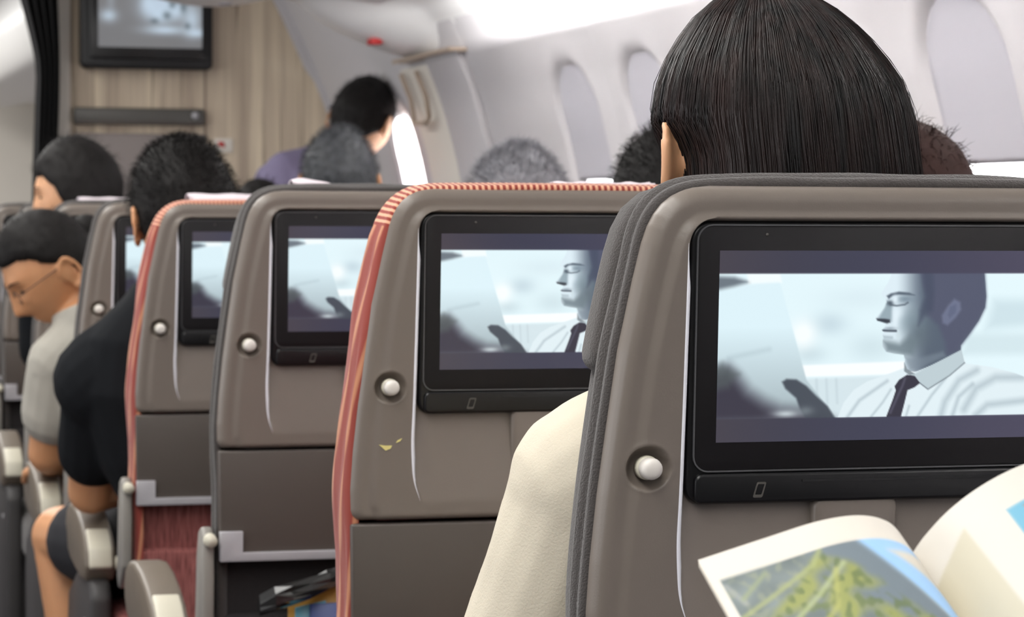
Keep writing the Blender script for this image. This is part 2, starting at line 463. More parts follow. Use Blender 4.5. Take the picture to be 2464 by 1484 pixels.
def bin_mesh(y0, y1, rear=0.0):
    prof = [(p.x, p.y) for p in catmull([p+(0,) for p in BP], 4)]; profm = [(p.x, p.y) for p in catmull([p+(0,) for p in BPM], 4)]
    ctr = (1.40, 2.0)
    st = [(y0, 0.0)]
    st += [(y, 0.0) for y in list(np.linspace(y0, y1-0.55, 30)[1:])+list(np.linspace(y1-0.52, y1-0.12, 16))]
    st += [(y1-0.12+0.12*math.sin(a), 1-math.cos(a)) for a in np.linspace(0.15, 1.5, 10)]
    rings = []
    for y, k in st:
        s = 1-0.16*k
        e_ = min(1.0, max(0.0, (y-(y1-0.50))/0.30)); e_ = e_*e_*(3-2*e_)
        ring = [(ctr[0]+(x*e_+a*(1-e_)-ctr[0])*s, y, ctr[1]+(z*e_+c*(1-e_)-ctr[1])*s) for (x, z), (a, c) in zip(prof, profm)]
        ring += [(ctr[0]+(1.55-ctr[0])*s, y, 2.23), (ctr[0]+(1.66-ctr[0])*s, y, 1.95)]
        rings.append(ring)
    b = MB(); b.ring_loft(rings); return b.mesh()
ob = empty('overhead_bin', (1.3, 3.6, 1.56)); tag(ob, 'long white overhead bin running above the window seats', 'overhead bin')
x = link('bin_body', bin_mesh(-1.0, 7.28), M['bin'], ob); x.location = (-1.3, -3.6, -1.56)
for (px_, y_) in ((1.02, 7.02), (1.16, 7.05), (1.02, 6.2), (1.16, 6.2), (1.09, 6.6)):
    b = MB(); z_ = 1.695 if px_ < 1.1 else 1.684
    b.tube([(px_, y_, z_-0.006), (px_, y_, z_+0.004)], [0.016, 0.02], 14)
    x = link('reading_light', b.mesh(), M['clip'], ob); x.location = (-1.3, -3.6, -1.56)
x = link('fill_lamp_shield', prism([(1.268, 1.645), (1.400, 1.6295), (1.400, 1.6335), (1.272, 1.649), (1.272, 1.70), (1.268, 1.70)], -0.15, 6.28), M['bin'], ob); x.location = (-1.3, -3.6, -1.56)  # added shield that keeps the fill lamp off the side wall
x = link('row_sign', boxmesh(1.545, 1.575, 7.02, 7.08, 1.584, 1.600, 0.002), M['redink'], ob); x.location = (-1.3, -3.6, -1.56)
x = link('bin_gap_strip', boxmesh(1.655, 1.702, 6.62, 7.26, 1.546, 1.5555), M['brass'], ob); x.location = (-1.3, -3.6, -1.56)
ob2 = tag(link('overhead_bin', bin_mesh(9.3, 14.5), M['bin']), 'white overhead bin of the next cabin seen past the black curtain', 'overhead bin')

# door frame trim strip and handle on the side wall
def wall_strip(y0, y1, z0, z1, off, thick):
    rings = []
    for z in np.linspace(z0, z1, 26):
        xx = float(wall_xs(z)); rings.append([(xx-off, y0, z), (xx-off, y1, z), (xx-off+thick, y1, z), (xx-off+thick, y0, z)])
    b = MB(); b.ring_loft(rings); me = b.mesh(False); bevel_mesh(me, 0.004, 2); return me
struct('trim_1', wall_strip(6.66, 7.0, 0.7, 1.552, 0.020, 0.02), M['wall'], 'raised pale wall panel under the end of the overhead bin')
struct('trim_2', wall_strip(7.02, 7.34, 0.7, 1.535, 0.014, 0.016), M['panel_cream'], 'cream wall panel behind the tan assist handle')
b = MB()
hx = lambda z: float(wall_xs(z))-0.03
b.tube([(hx(1.52), 7.28, 1.52), (hx(1.45), 7.28, 1.45), (hx(1.39)-0.01, 7.27, 1.385), (hx(1.385)-0.01, 7.15, 1.38), (hx(1.39)-0.01, 7.1, 1.395), (hx(1.45), 7.1, 1.45), (hx(1.52), 7.1, 1.52)], 0.007, 8)
tag(link('assist_handle', b.mesh(), M['brass']), 'tan U-shaped assist handle on the cream wall panel near the open window', 'handle')

# bulkhead
YB = 8.5
wf = [(0.905, 0.0)]+[(float(wall_xs(z))-0.002, float(z)) for z in np.linspace(0.0, 2.2, 24)]+[(0.905, 2.2)]
bulk = struct('wall_front', prism(wf, YB, YB+0.03), M['wood'], 'striped zebra-wood bulkhead at the front of the cabin')
struct('trim_3', boxmesh(0.868, 0.912, YB-0.012, YB+0.05, 0, 2.2, 0.006), M['panel_cream'], 'pale vertical edge trim of the wood bulkhead beside the curtain')
edge = []
for z in np.linspace(1.0, 2.15, 30): edge.append(float(wall_xs(z)))
rings = []
for z in np.linspace(1.0, 2.15, 30):
    xx = float(wall_xs(z)); t_ = 0.028 if z > 1.575 else 0.016
    rings.append([(xx-t_, YB-0.03, z), (xx+0.004, YB-0.03, z), (xx+0.004, YB, z), (xx-t_, YB, z)])
b = MB(); b.ring_loft(rings)
struct('trim_4', b.mesh(False), M['wall'], 'pale slanted edge trim where the wood bulkhead meets the side wall')
gp = link('grey_panel', boxmesh(0.92, 1.337, YB-0.012, YB, 0.2, 1.384, 0.006), M['grey_panel'], bulk)
rl = empty('bulkhead_rail', (1.12, YB, 1.41)); tag(rl, 'dark grey latch rail mounted on the wood bulkhead below the screen', 'rail')
def L(o, base): o.location = tuple(-c for c in base)
x = link('rail_body', boxmesh(0.92, 1.329, YB-0.03, YB, 1.41, 1.463, 0.008), M['rail'], rl); L(x, (1.12, YB, 1.41))
x = link('rail_lip', boxmesh(0.93, 1.322, YB-0.038, YB-0.03, 1.412, 1.421, 0.003), M['tray'], rl); L(x, (1.12, YB, 1.41))
b = MB(); b.tube([(1.298, YB-0.042, 1.441), (1.298, YB-0.03, 1.441)], [0.010, 0.012], 14)
x = link('latch_button', b.mesh(), M['clip'], rl); L(x, (1.12, YB, 1.41))
pl = empty('placard', (1.39, YB, 1.33)); tag(pl, 'small white placard with a red mark on the wood bulkhead', 'sign')
x = link('placard_card', boxmesh(1.363, 1.422, YB-0.004, YB, 1.328, 1.372, 0.001), M['panel_cream'], pl); L(x, (1.39, YB, 1.33))
v = [(1.374, YB-0.006, 1.362), (1.394, YB-0.006, 1.360), (1.397, YB-0.006, 1.341), (1.388, YB-0.006, 1.345), (1.376, YB-0.006, 1.349)]
x = link('red_mark', evaluated(mesh(v, [tuple(range(5))], False), [('SOLIDIFY', dict(thickness=0.002))]), M['redink'], pl); L(x, (1.39, YB, 1.33))

# wall-mounted screen
tv = empty('wall_monitor', (1.145, YB, 1.58)); tag(tv, 'black framed video screen on the wood bulkhead showing a grey picture', 'monitor')
x = link('bezel', prism(rrect(0.939, 1.350, 1.583, 1.945, 0.02), YB-0.06, YB-0.002, 0.008), M['blackm'], tv); L(x, (1.145, YB, 1.58))
x = link('inner_bezel', prism(rrect(0.965, 1.335, 1.612, 1.925, 0.01), YB-0.066, YB-0.058, 0.003), M['black'], tv); L(x, (1.145, YB, 1.58))
def tv_col(u, v):
    px_, py_ = u*250, v*185
    img = np.zeros(u.shape+(3,))+np.array((138, 138, 140.)); img -= (py_/185*10)[..., None]
    img = over(img, np.clip(blob(px_, py_, 150, 95, 45, 30)*1.3, 0, 1), (205, 222, 240))
    for cx_, cy_, rx_, ry_, a in ((120, 85, 18, 26, .9), (150, 110, 22, 18, .9), (185, 100, 26, 20, .9), (160, 145, 50, 10, .9), (225, 120, 22, 34, .8), (25, 115, 20, 14, .8), (180, 70, 28, 14, .6), (30, 70, 10, 35, .3), (235, 150, 25, 10, .9), (210, 40, 40, 15, .3), (90, 60, 22, 12, .4)):
        img = over(img, a*blob(px_, py_, cx_, cy_, rx_, ry_), (214, 234, 252))
    for cx_, cy_, rx_, ry_ in ((165, 112, 10, 9), (205, 92, 8, 14), (135, 125, 10, 6), (178, 88, 8, 8), (215, 135, 7, 7)):
        img = over(img, 0.75*blob(px_, py_, cx_, cy_, rx_, ry_), (92, 104, 110))
    return img
me = grid_print(120, 90, lambda u, v: (0.991+0.323*u, YB-0.0675, 1.905-(1.905-1.649)*v), tv_col)
x = link('display', me, M['screen_dim'], tv); L(x, (1.145, YB, 1.58))

# curtain: heavy folds, drawn in at tie height
def curtain():
    b = MB(); rings = []
    lx = [(0.0, 0.78), (1.0, 0.785), (1.28, 0.792), (1.5, 0.800), (1.58, 0.803), (1.66, 0.788), (1.75, 0.765), (1.9, 0.725), (2.23, 0.65)]
    for z in np.linspace(0.02, 2.23, 50):
        x0 = np.interp(z, [p[0] for p in lx], [p[1] for p in lx]); x1 = 0.866+0.004*math.sin(z*9)
        top, bot = [], []
        for j in range(41):
            s = j/40; xx = x0+(x1-x0)*s; yy = 8.43+0.028*math.sin(s*math.pi*9+0.5*z)
            top.append((xx, yy-0.008, z)); bot.append((xx, yy+0.008, z))
        rings.append(top+bot[::-1])
    b.ring_loft(rings); return b.mesh()
tag(link('curtain', curtain(), M['curtain']), 'black aisle curtain gathered beside the wood bulkhead', 'curtain')
# next cabin
struct('wall_far', boxmesh(-3.6, 1.9, 14.9, 15.0, 0, 2.24), M['panel_cream'], 'pale end wall of the next cabin')

# ------------------------------------------------------------------ airline seats
XC, Y1, PITCH_M = 0.762, 1.784, 0.81
TILT = math.tan(math.radians(2.5))
def tilt(v): return (v[0], v[1]-TILT*(v[2]-1.04), v[2])
def tilt_mesh(me):
    co = np.empty(len(me.vertices)*3); me.vertices.foreach_get('co', co); co = co.reshape(-1, 3)
    co[:, 1] -= TILT*(co[:, 2]-1.04); me.vertices.foreach_set('co', co.ravel()); me.update(); return me

SZ = [0.8235, 0.8270, 0.832, 0.853, 0.888, 0.937, 0.985, 1.037, 1.086, 1.112, 1.124, 1.1325, 1.1395, 1.145, 1.149, 1.1512, 1.152]
SU = [0.2040, 0.2070, 0.2085, 0.2090, 0.2070, 0.2025, 0.1965, 0.1895, 0.1795, 0.1735, 0.1695, 0.1650, 0.1595, 0.1525, 0.1440, 0.1350, 0.1250]
def half_w(z): return np.interp(z, SZ, SU)
RB_Z = [0.840, 0.850, 0.865, 0.90, 0.935, 1.00, 1.109]
RB_U = [0.136, 0.1420, 0.1462, 0.1482, 0.1468, 0.1455, 0.1437]
RT, RR = 1.1295, 0.020          # recess top and corner radius
_zz = np.linspace(0.80, 1.15, 351); _uu = np.interp(_zz, RB_Z, RB_U)
_kn = np.hanning(41); _kn /= _kn.sum(); _uu = np.convolve(np.pad(_uu, 20, mode='edge'), _kn, 'valid')
def rec_half(z):
    base = np.interp(z, _zz, _uu)
    d = np.clip(z-(RT-RR), 0, RR)
    return base-(RR-np.sqrt(np.maximum(RR*RR-d*d, 0)))
def shell_mesh():
    zr = list(np.linspace(0.8235, 0.835, 6))+list(np.arange(0.838, 0.936, 0.0032))+list(np.arange(0.936, 0.975, 0.0013))+list(np.arange(0.976, 1.105, 0.0032))+list(np.arange(1.106, 1.1522, 0.0014))
    zr = [z for z in zr if z <= 1.1519]+[1.152]
    sgnc = []
    A = np.linspace(0, 1, 40); B = np.linspace(0, 1, 7)[1:]; D = np.linspace(0, 1, 9)[1:]
    ol = np.array([(u, z) for u, z in zip(SU, SZ)])
    V, rows = [], []
    for z in zr:
        hw = float(half_w(z)); rb = float(rec_half(min(z, RT))); st = 0.0035
        us = [hw+(rb-hw)*a for a in A]+[rb-st*b for b in B]+[(rb-st)*(1-d) for d in D]
        us = us[:-1]
        full = [-u for u in us]+[0.0]+us[::-1]
        row = []
        for u in full:
            au = abs(u)
            # distance to outline
            P = np.array((au, z)); dmin = 9
            for i in range(len(ol)-1):
                a, bb = ol[i], ol[i+1]; e = bb-a; t = np.clip(((P-a)@e)/(e@e), 0, 1); dmin = min(dmin, np.hypot(*(P-a-t*e)))
            dmin = min(dmin, 1.152-z if au < 0.126 else 9)
            R_ = 0.012
            w = 0.0
            if dmin < R_: w += R_-math.sqrt(max(0, R_*R_-(R_-dmin)**2))
            dd = np.clip((0.027-dmin)/0.010, 0, 1)
            w += 0.0032*dd*dd*(3-2*dd)
            db = z-0.8235
            if db < 0.004: w += 0.004*(1-db/0.004)**2
            # recess
            dep = 0.013*np.interp(z, [0.841, 0.93], [0, 1])
            k = np.clip((rb-au)/st, 0, 1); kt = np.clip((RT-z)/0.004, 0, 1)
            w += dep*(k*k*(3-2*k))*(kt*kt*(3-2*kt))
            # dish of the knob
            if u < 0:
                r = math.hypot(u+0.1700, z-0.9550)/0.0158
                if r < 1: w += 0.0115*(1-r**4)
                w -= 0.0004*math.exp(-((r-1.06)/0.10)**2)
            row.append(len(V)); V.append(tilt((u, w, z)))
        rows.append(row)
    Fq = []
    for i in range(len(rows)-1):
        for j in range(len(rows[0])-1): Fq.append((rows[i][j], rows[i][j+1], rows[i+1][j+1], rows[i+1][j]))
    # wrap the border back
    border = [r[0] for r in rows]+rows[-1][1:]+[r[-1] for r in rows[::-1]][1:]+rows[0][::-1][1:-1]
    base = len(V)
    for i in border: V.append((V[i][0]*0.985, 0.035-TILT*(V[i][2]-1.04), V[i][2]-0.002))
    m_ = len(border)
    for i in range(m_): Fq.append((border[i], border[(i+1) % m_], base+(i+1) % m_, base+i))
    return mesh(V, Fq)

# outline path of the upholstery: up the left side, over the top, down the right side
left = [(-0.200, 0.40), (-0.2015, 0.55), (-0.2035, 0.68), (-0.2060, 0.78)]+[(-u, z) for u, z in zip(SU[2:], SZ[2:])]
pathp = left+[(-0.06, 1.1535), (0.06, 1.1535)]+[(-u, z) for u, z in left[::-1]]
def resample(pts, step):
    P = [Vector((a, b, 0)) for a, b in pts]; d = [0]
    for i in range(len(P)-1): d.append(d[-1]+(P[i+1]-P[i]).length)
    n = int(d[-1]/step); out = []
    for k in range(n+1):
        s = d[-1]*k/n; i = min(max(j for j in range(len(d)) if d[j] <= s+1e-9), len(P)-2)
        t = (s-d[i])/(d[i+1]-d[i]); out.append((P[i].lerp(P[i+1], t), s))
    return out
PATH = resample(pathp, 0.006)
def smooth_path(pp, it=6):
    p = [q[0].copy() for q in pp]
    for _ in range(it):
        p = [p[0]]+[(p[i-1]+2*p[i]+p[i+1])/4 for i in range(1, len(p)-1)]+[p[-1]]
    return [(a, q[1]) for a, q in zip(p, pp)]
PATH = smooth_path(PATH)
SEC_RED0 = [(-0.010, 0.012), (-0.003, 0.009), (0.002, 0.012), (0.0045, 0.018), (0.0040, 0.024), (0.0065, 0.031), (0.0060, 0.038), (0.0085, 0.046), (0.0085, 0.054), (0.0065, 0.062), (0.001, 0.070), (-0.010, 0.077), (-0.04, 0.080)]
SEC_GREY0 = [(-0.010, 0.040), (-0.006, 0.030), (-0.002, 0.024), (0.0020, 0.025), (0.0050, 0.030), (0.0055, 0.038), (0.0025, 0.043), (0.0055, 0.048), (0.0085, 0.056), (0.0080, 0.064), (0.004, 0.072), (-0.010, 0.079), (-0.04, 0.082)]
SEC_RED = [(o, 0.008+(w-0.008)*0.80) for o, w in SEC_RED0]
SEC_GREY = [(o-0.002, 0.012+(w-0.012)*0.58) for o, w in SEC_GREY0]
def cover_piece(sec, i0, i1, wr, seed):
    red = sec is SEC_RED
    V, Fq, UV = [], [], []; n = len(sec)
    for i in range(i0, i1+1):
        p, s = PATH[i]; a = PATH[max(i-1, 0)][0]; c = PATH[min(i+1, len(PATH)-1)][0]
        tg = (c-a).normalized(); nr = Vector((-tg.y, tg.x, 0))
        if nr.y < -0.5 and False: nr = -nr
        for j, (o, w) in enumerate(sec):
            t = j/(n-1)
            top = max(0.0, min(1.0, (p.y-1.10)/0.04))
            wob = wr*(1-top)*math.sin(2*math.pi*(3.0*t+5.0*s)+0.0)*(1 if 0.1 < t < 0.7 else 0.2)
            wob += 0.0015*noise.noise(Vector((s*14+seed, t*3, seed)))
            if red and o > 0: o = o*(1-0.6*top)
            tl = 0.0022*top if not red else 0.001*top
            q = p+nr*(o+wob+tl)
            V.append((q.x, w-TILT*(q.y-1.04), q.y)); UV.append((s, t))
    for i in range(i1-i0):
        for j in range(n-1): Fq.append((i*n+j, (i+1)*n+j, (i+1)*n+j+1, i*n+j+1))
    me = mesh(V, Fq)
    ul = me.uv_layers.new(name='UVMap')
    for lp in me.loops: ul.data[lp.index].uv = UV[lp.vertex_index]
    return me
iL = next(i for i, (p, s) in enumerate(PATH) if p.y > 1.108); iR = len(PATH)-1-iL

def off_outline(o, z0, grow_top=0.0):
    pts = []
    for i in range(0, len(PATH), 3):
        p, s = PATH[i]; a = PATH[max(i-1, 0)][0]; c = PATH[min(i+1, len(PATH)-1)][0]
        tg = (c-a).normalized(); q = p+Vector((-tg.y, tg.x, 0))*o
        if q.y >= z0: pts.append((q.x, q.y+grow_top))
    return pts

# ---- the film frame on the displays
def film_col(u, v):
    X = 245+u*1594; Y = 247+v*890
    bars = np.zeros(u.shape+(3,))+np.array((66, 63, 74.))
    bars += (6*np.cos(u*5+1))[..., None]*np.array((1, 0.6, 0.2))+((u*8)[..., None])*np.array((-0.2, 0.1, 1.6))
    img = np.zeros(u.shape+(3,))+np.array((228, 247, 252.))
    img = over(img, 0.5*blob(X, Y, 800, 590, 90, 55), (176, 196, 208))
    img = over(img, 0.45*blob(X, Y, 700, 730, 90, 45)+0.35*blob(X, Y, 1010, 700, 120, 70), (178, 198, 206))
    img = over(img, 0.35*blob(X, Y, 950, 470, 200, 60), (205, 222, 230))
    img = over(img, np.clip(1.2*blob(X, Y, 665, 635, 62, 62), 0, 1), (248, 254, 255))
    img = over(img, 0.55*poly_cov(X, Y, [(1640, 480), (1900, 480), (1900, 600), (1600, 620)], 40), (188, 210, 218))
    img = over(img, 0.5*poly_cov(X, Y, [(1500, 640), (1900, 640), (1900, 740), (1480, 740)], 30), (196, 216, 222))
    img = over(img, poly_cov(X, Y, [(655, 782), (1250, 766), (1250, 828), (665, 836)], 8), (250, 254, 255))
    img = over(img, 0.6*poly_cov(X, Y, [(670, 845), (1100, 836), (1100, 1040), (760, 1040)], 12), (204, 218, 224))
    for xx in (740, 790, 840): img = over(img, 0.35*line_cov(X, Y, [(xx, 850), (xx+8, 960)], 6, 8), (180, 196, 204))
    # newspaper sheet
    sheet = np.zeros(u.shape+(3,))+np.array((222, 243, 250.))
    sh = np.clip((Y-600)/400, 0, 1)[..., None]; sheet = sheet*(1-sh)+np.array((168, 184, 190.))*sh
    sheet = over(sheet, 0.3*line_cov(X, Y, [(300, 745), (500, 705)], 10, 16), (160, 180, 188))
    img = over(img, poly_cov(X, Y, [(200, 440), (400, 405), (542, 384), (570, 470), (690, 850), (860, 1050), (200, 1050)], 7), (0, 0, 0)*0 if False else sheet)
    img = over(img, 0.9*poly_cov(X, Y, [(200, 365), (320, 370), (395, 392), (320, 412), (200, 436)], 16), (96, 106, 116))
    img = over(img, 0.8*poly_cov(X, Y, [(380, 353), (545, 353), (555, 395), (390, 400)], 10), (248, 254, 255))
    dark = (60, 57, 70.)
    img = over(img, poly_cov(X, Y, [(200, 810), (300, 790), (345, 830), (400, 900), (480, 950), (560, 985), (720, 1000), (850, 1060), (200, 1060)], 60), dark)
    img = over(img, 0.75*poly_cov(X, Y, [(200, 800), (270, 770), (350, 820), (300, 880), (200, 900)], 30), (84, 92, 94))
    img = over(img, 0.95*poly_cov(X, Y, [(568, 858), (590, 845), (640, 848), (690, 878), (740, 925), (800, 975), (850, 1050), (700, 1050), (660, 985), (640, 935), (585, 890)], 9), (66, 72, 82))
    img = over(img, 0.8*blob(X, Y, 590, 1008, 62, 17), (214, 226, 230))
    img = over(img, 0.6*blob(X, Y, 690, 995, 40, 22), (130, 140, 146))
    # man in profile
    A_, B_ = (X-732.3)/0.5193, (Y-308.3)/0.5193
    prof = [(735, 60), (712, 120), (690, 170), (655, 220), (628, 262), (632, 292), (668, 318), (680, 345), (655, 400), (620, 445), (578, 492), (590, 516), (640, 530), (676, 545), (668, 572), (642, 602), (660, 618), (646, 640), (660, 668), (650, 700), (652, 750), (690, 798), (770, 815), (862, 826), (880, 870), (868, 910), (910, 975), (1000, 985), (1430, 800), (1428, 745), (1520, 630), (1600, 520), (1660, 400), (1668, 300), (1655, 180), (1640, 60)]
    k = np.clip((A_-760-0.05*(B_-300))/330, 0, 1); k = (k*k*(3-2*k))[..., None]
    face = np.array((222, 238, 246.))*(1-k)+np.array((84, 96, 112.))*k
    def sh(cov, col): 
        nonlocal face
        face = over(face, np.clip(cov, 0, 1), col)
    sh(0.75*blob(A_, B_, 930, 520, 130, 130), (132, 152, 162)); sh(0.8*blob(A_, B_, 1010, 650, 110, 160), (96, 110, 120))
    sh(0.85*poly_cov(A_, B_, [(650, 690), (720, 700), (820, 720), (930, 640), (1000, 700), (960, 830), (860, 830), (690, 800)], 45), (108, 124, 132))
    sh(0.7*blob(A_, B_, 790, 440, 55, 60)+0.8*blob(A_, B_, 770, 530, 30, 90), (226, 240, 248))
    sh(0.8*blob(A_, B_, 805, 650, 18, 45), (206, 222, 228))
    sh(0.75*poly_cov(A_, B_, [(690, 340), (740, 350), (735, 430), (735, 520), (640, 528), (590, 510), (640, 430), (672, 380)], 22), (128, 148, 158))
    sh(0.95*poly_cov(A_, B_, [(582, 494), (620, 496), (668, 498), (715, 505), (722, 530), (690, 540), (640, 526), (596, 516)], 12), (44, 50, 60))
    sh(0.9*poly_cov(A_, B_, [(680, 290), (720, 268), (800, 252), (900, 262), (960, 285), (900, 285), (800, 280), (740, 290), (700, 318)], 12), (72, 84, 98))
    sh(0.75*blob(A_, B_, 860, 320, 90, 40), (112, 130, 144)); sh(0.85*blob(A_, B_, 715, 355, 38, 24), (66, 78, 90))
    sh(0.95*blob(A_, B_, 764, 320, 26, 38), (228, 242, 250)); sh(0.75*line_cov(A_, B_, [(720, 372), (780, 380), (860, 370), (890, 352)], 8, 8), (80, 92, 104))
    sh(0.9*line_cov(A_, B_, [(640, 602), (700, 606), (780, 608)], 10, 9), (58, 68, 80)); sh(0.55*blob(A_, B_, 720, 585, 60, 14), (112, 126, 138))
    sh(0.5*line_cov(A_, B_, [(655, 660), (740, 668)], 12, 16), (140, 158, 166))
    img = over(img, poly_cov(A_, B_, prof, 7.0), face)
    img = over(img, 0.92*poly_cov(A_, B_, [(1000, 40), (1640, 40), (1655, 180), (1668, 300), (1660, 400), (1600, 520), (1520, 630), (1428, 745), (1410, 800), (1290, 830), (1270, 720), (1200, 560), (1090, 470), (1080, 300), (1040, 200)], 34), (80, 84, 106))
    img = over(img, 0.75*poly_cov(A_, B_, [(1030, 60), (1130, 60), (1150, 250), (1140, 420), (1060, 480), (1000, 560), (1010, 420), (1060, 300)], 36), (66, 74, 94))
    img = over(img, 0.6*poly_cov(A_, B_, [(880, 850), (1000, 860), (1250, 800), (1280, 840), (1000, 960), (930, 960), (895, 900)], 26), (122, 136, 148))
    img = over(img, 0.55*poly_cov(A_, B_, [(1240, 540), (1230, 470), (1290, 380), (1350, 320), (1410, 350), (1420, 420), (1370, 490), (1290, 560)], 20), (128, 136, 164))
    img = over(img, 0.5*poly_cov(A_, B_, [(1290, 470), (1310, 390), (1370, 370), (1370, 440), (1310, 500)], 16), (84, 92, 118))
    # shirt, collar, tie
    shirt = np.zeros(u.shape+(3,))+np.array((226, 240, 245.))
    for pts, w_ in (([(900, 1030), (960, 950), (1100, 860)], 7), ([(1020, 1030), (1080, 960), (1120, 900)], 5), ([(1260, 1030), (1330, 930), (1400, 850)], 6), ([(1380, 1030), (1400, 960), (1470, 860), (1560, 815)], 14), ([(1440, 1030), (1470, 940), (1540, 880)], 9), ([(1500, 1000), (1560, 900), (1660, 850), (1800, 850)], 16), ([(1560, 1030), (1620, 980), (1840, 960)], 14), ([(1200, 1030), (1215, 980)], 5)):
        shirt = over(shirt, 0.5*line_cov(X, Y, pts, w_*0.9, w_*1.6), (140, 158, 168))
    img = over(img, poly_cov(X, Y, [(845, 1045), (880, 960), (930, 900), (1000, 860), (1100, 828), (1185, 800), (1210, 830), (1480, 735), (1505, 782), (1640, 800), (1760, 830), (1900, 880), (1900, 1045)], 4), shirt)
    img = over(img, poly_cov(X, Y, [(1222, 835), (1300, 800), (1478, 715), (1496, 778), (1420, 838), (1310, 902), (1262, 870)], 3), (190, 206, 212))
    img = over(img, 0.7*line_cov(X, Y, [(1496, 778), (1420, 838), (1310, 902), (1262, 868)], 3, 3), (96, 106, 116))
    img = over(img, 0.8*poly_cov(X, Y, [(1185, 775), (1200, 805), (1240, 828), (1215, 835), (1185, 815)], 4), (110, 122, 130))
    tie = np.zeros(u.shape+(3,))+np.array((50, 48, 62.))
    tie = over(tie, 0.6*line_cov(X, Y, [(1190, 850), (1180, 880), (1120, 1010)], 6, 6), (96, 94, 112))
    img = over(img, poly_cov(X, Y, [(1160, 855), (1200, 832), (1240, 838), (1268, 872), (1240, 892), (1205, 905), (1192, 960), (1172, 1040), (1095, 1040), (1130, 950), (1145, 905), (1138, 885)], 3), tie)
    inside = np.clip((Y-354)/5+0.5, 0, 1)*np.clip((1029-Y)/5+0.5, 0, 1)
    return bars*(1-inside[..., None])+img*inside[..., None]

SM = {}
SM['shell'] = shell_mesh()
SM['mon'] = tilt_mesh(prism([(u, z) for u, z in rrect(-0.1412, 0.1412, 0.9275, 1.1278, 0.014)], 0.0055, 0.02, 0.0035, 3))
SM['lip'] = tilt_mesh(prism(rrect(-0.1355, 0.1355, 0.9285, 0.9500, 0.006), 0.0015, 0.008, 0.0025, 3))
SM['glass'] = tilt_mesh(prism(rrect(-0.1362, 0.1362, 0.9515, 1.1246, 0.011), 0.0035, 0.007, 0.0012, 2))
def ringmesh(o, i, y0, y1):
    n = len(o); v = [(a, y, b) for y in (y0, y1) for lst in (o, i) for a, b in lst]; f = []
    for k in range(n):
        k2 = (k+1) % n
        f += [(k, k2, n+k2, n+k), (2*n+k, 3*n+k, 3*n+k2, 2*n+k2), (k, 2*n+k, 2*n+k2, k2), (n+k, n+k2, 3*n+k2, 3*n+k)]
    return mesh(v, f, False)
SM['line'] = tilt_mesh(ringmesh(rrect(-0.1368, 0.1368, 0.9509, 1.1252, 0.0115), rrect(-0.1357, 0.1357, 0.9520, 1.1241, 0.0105), 0.0030, 0.0046))
SM['display'] = tilt_mesh(grid_print(330, 185, lambda u, v: (-0.12+0.24*u, 0.0031, 1.1068-0.135*v), film_col))
def sheared(o): return [(a+0.28*(b-0.9385), b) for a, b in o]
SM['icon'] = tilt_mesh(ringmesh(sheared(rrect(-0.0905, -0.0835, 0.9325, 0.9435, 0.001, 2)), sheared(rrect(-0.0895, -0.0845, 0.9345, 0.9420, 0.0006, 2)), 0.0008, 0.0016))
SM['slot'] = tilt_mesh(boxmesh(-0.055, 0.10, 0.0005, 0.004, 0.9430, 0.9448))
bq = MB(); bq.tube([(-0.085, 0.0034, 1.118), (-0.085, 0.0028, 1.118)], 0.0011, 10); SM['sensor'] = tilt_mesh(bq.mesh())
bq = MB()
bq.tube([(-0.1700, 0.0085, 0.955), (-0.1700, -0.006, 0.955), (-0.1700, -0.0090, 0.955), (-0.1700, -0.0105, 0.955)], [0.0072, 0.0077, 0.0070, 0.0042], 24)
SM['knob'] = tilt_mesh(bq.mesh())
bq = MB(); bq.tube([(-0.1700, 0.0085, 0.955), (-0.1700, 0.0035, 0.955), (-0.1700, 0.0015, 0.955)], [0.0086, 0.0086, 0.0080], 24); SM['collar'] = tilt_mesh(bq.mesh())
SM['tray'] = tilt_mesh(prism([(-0.2045, 0.6800), (0.2045, 0.6800), (0.2075, 0.8195), (-0.2075, 0.8195)], 0.002, 0.035, 0.0025, 3))
clip = [(-0.2055, 0.6775), (0.2055, 0.6775), (0.2055, 0.7165), (0.1765, 0.7165), (0.1765, 0.6890), (-0.1765, 0.6890), (-0.1765, 0.7165), (-0.2055, 0.7165)]
SM['clip'] = tilt_mesh(prism(clip, -0.004, 0.012, 0.0012, 2))
SM['stem'] = tilt_mesh(prism(rrect(-0.045, 0.02, 0.85, 0.935, 0.012), 0.0035, 0.02, 0.005, 3))
def highlight_mesh(sd):  # tapering strip shaped like the bright gleam along the recess edge
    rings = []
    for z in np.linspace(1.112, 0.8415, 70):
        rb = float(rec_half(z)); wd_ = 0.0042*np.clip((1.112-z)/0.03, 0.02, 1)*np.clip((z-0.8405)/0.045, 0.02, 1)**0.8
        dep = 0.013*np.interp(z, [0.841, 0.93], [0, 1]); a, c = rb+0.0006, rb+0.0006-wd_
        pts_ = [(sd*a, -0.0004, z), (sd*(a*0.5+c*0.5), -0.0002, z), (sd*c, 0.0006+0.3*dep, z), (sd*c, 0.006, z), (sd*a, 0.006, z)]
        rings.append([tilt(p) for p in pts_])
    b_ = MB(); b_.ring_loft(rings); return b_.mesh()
SM['highlight_l'] = highlight_mesh(-1); SM['highlight_r'] = highlight_mesh(1)
SM['chip'] = tilt_mesh(prism([(-0.1815, 0.8985), (-0.1745, 0.8975), (-0.1680, 0.8975), (-0.1695, 0.8945), (-0.1745, 0.8925)], -0.0008, 0.003))
SM['chip2'] = tilt_mesh(prism([(-0.1640, 0.9000), (-0.1625, 0.9025), (-0.1580, 0.9045), (-0.1600, 0.9015)], -0.0008, 0.003))
SM['backrest'] = {}
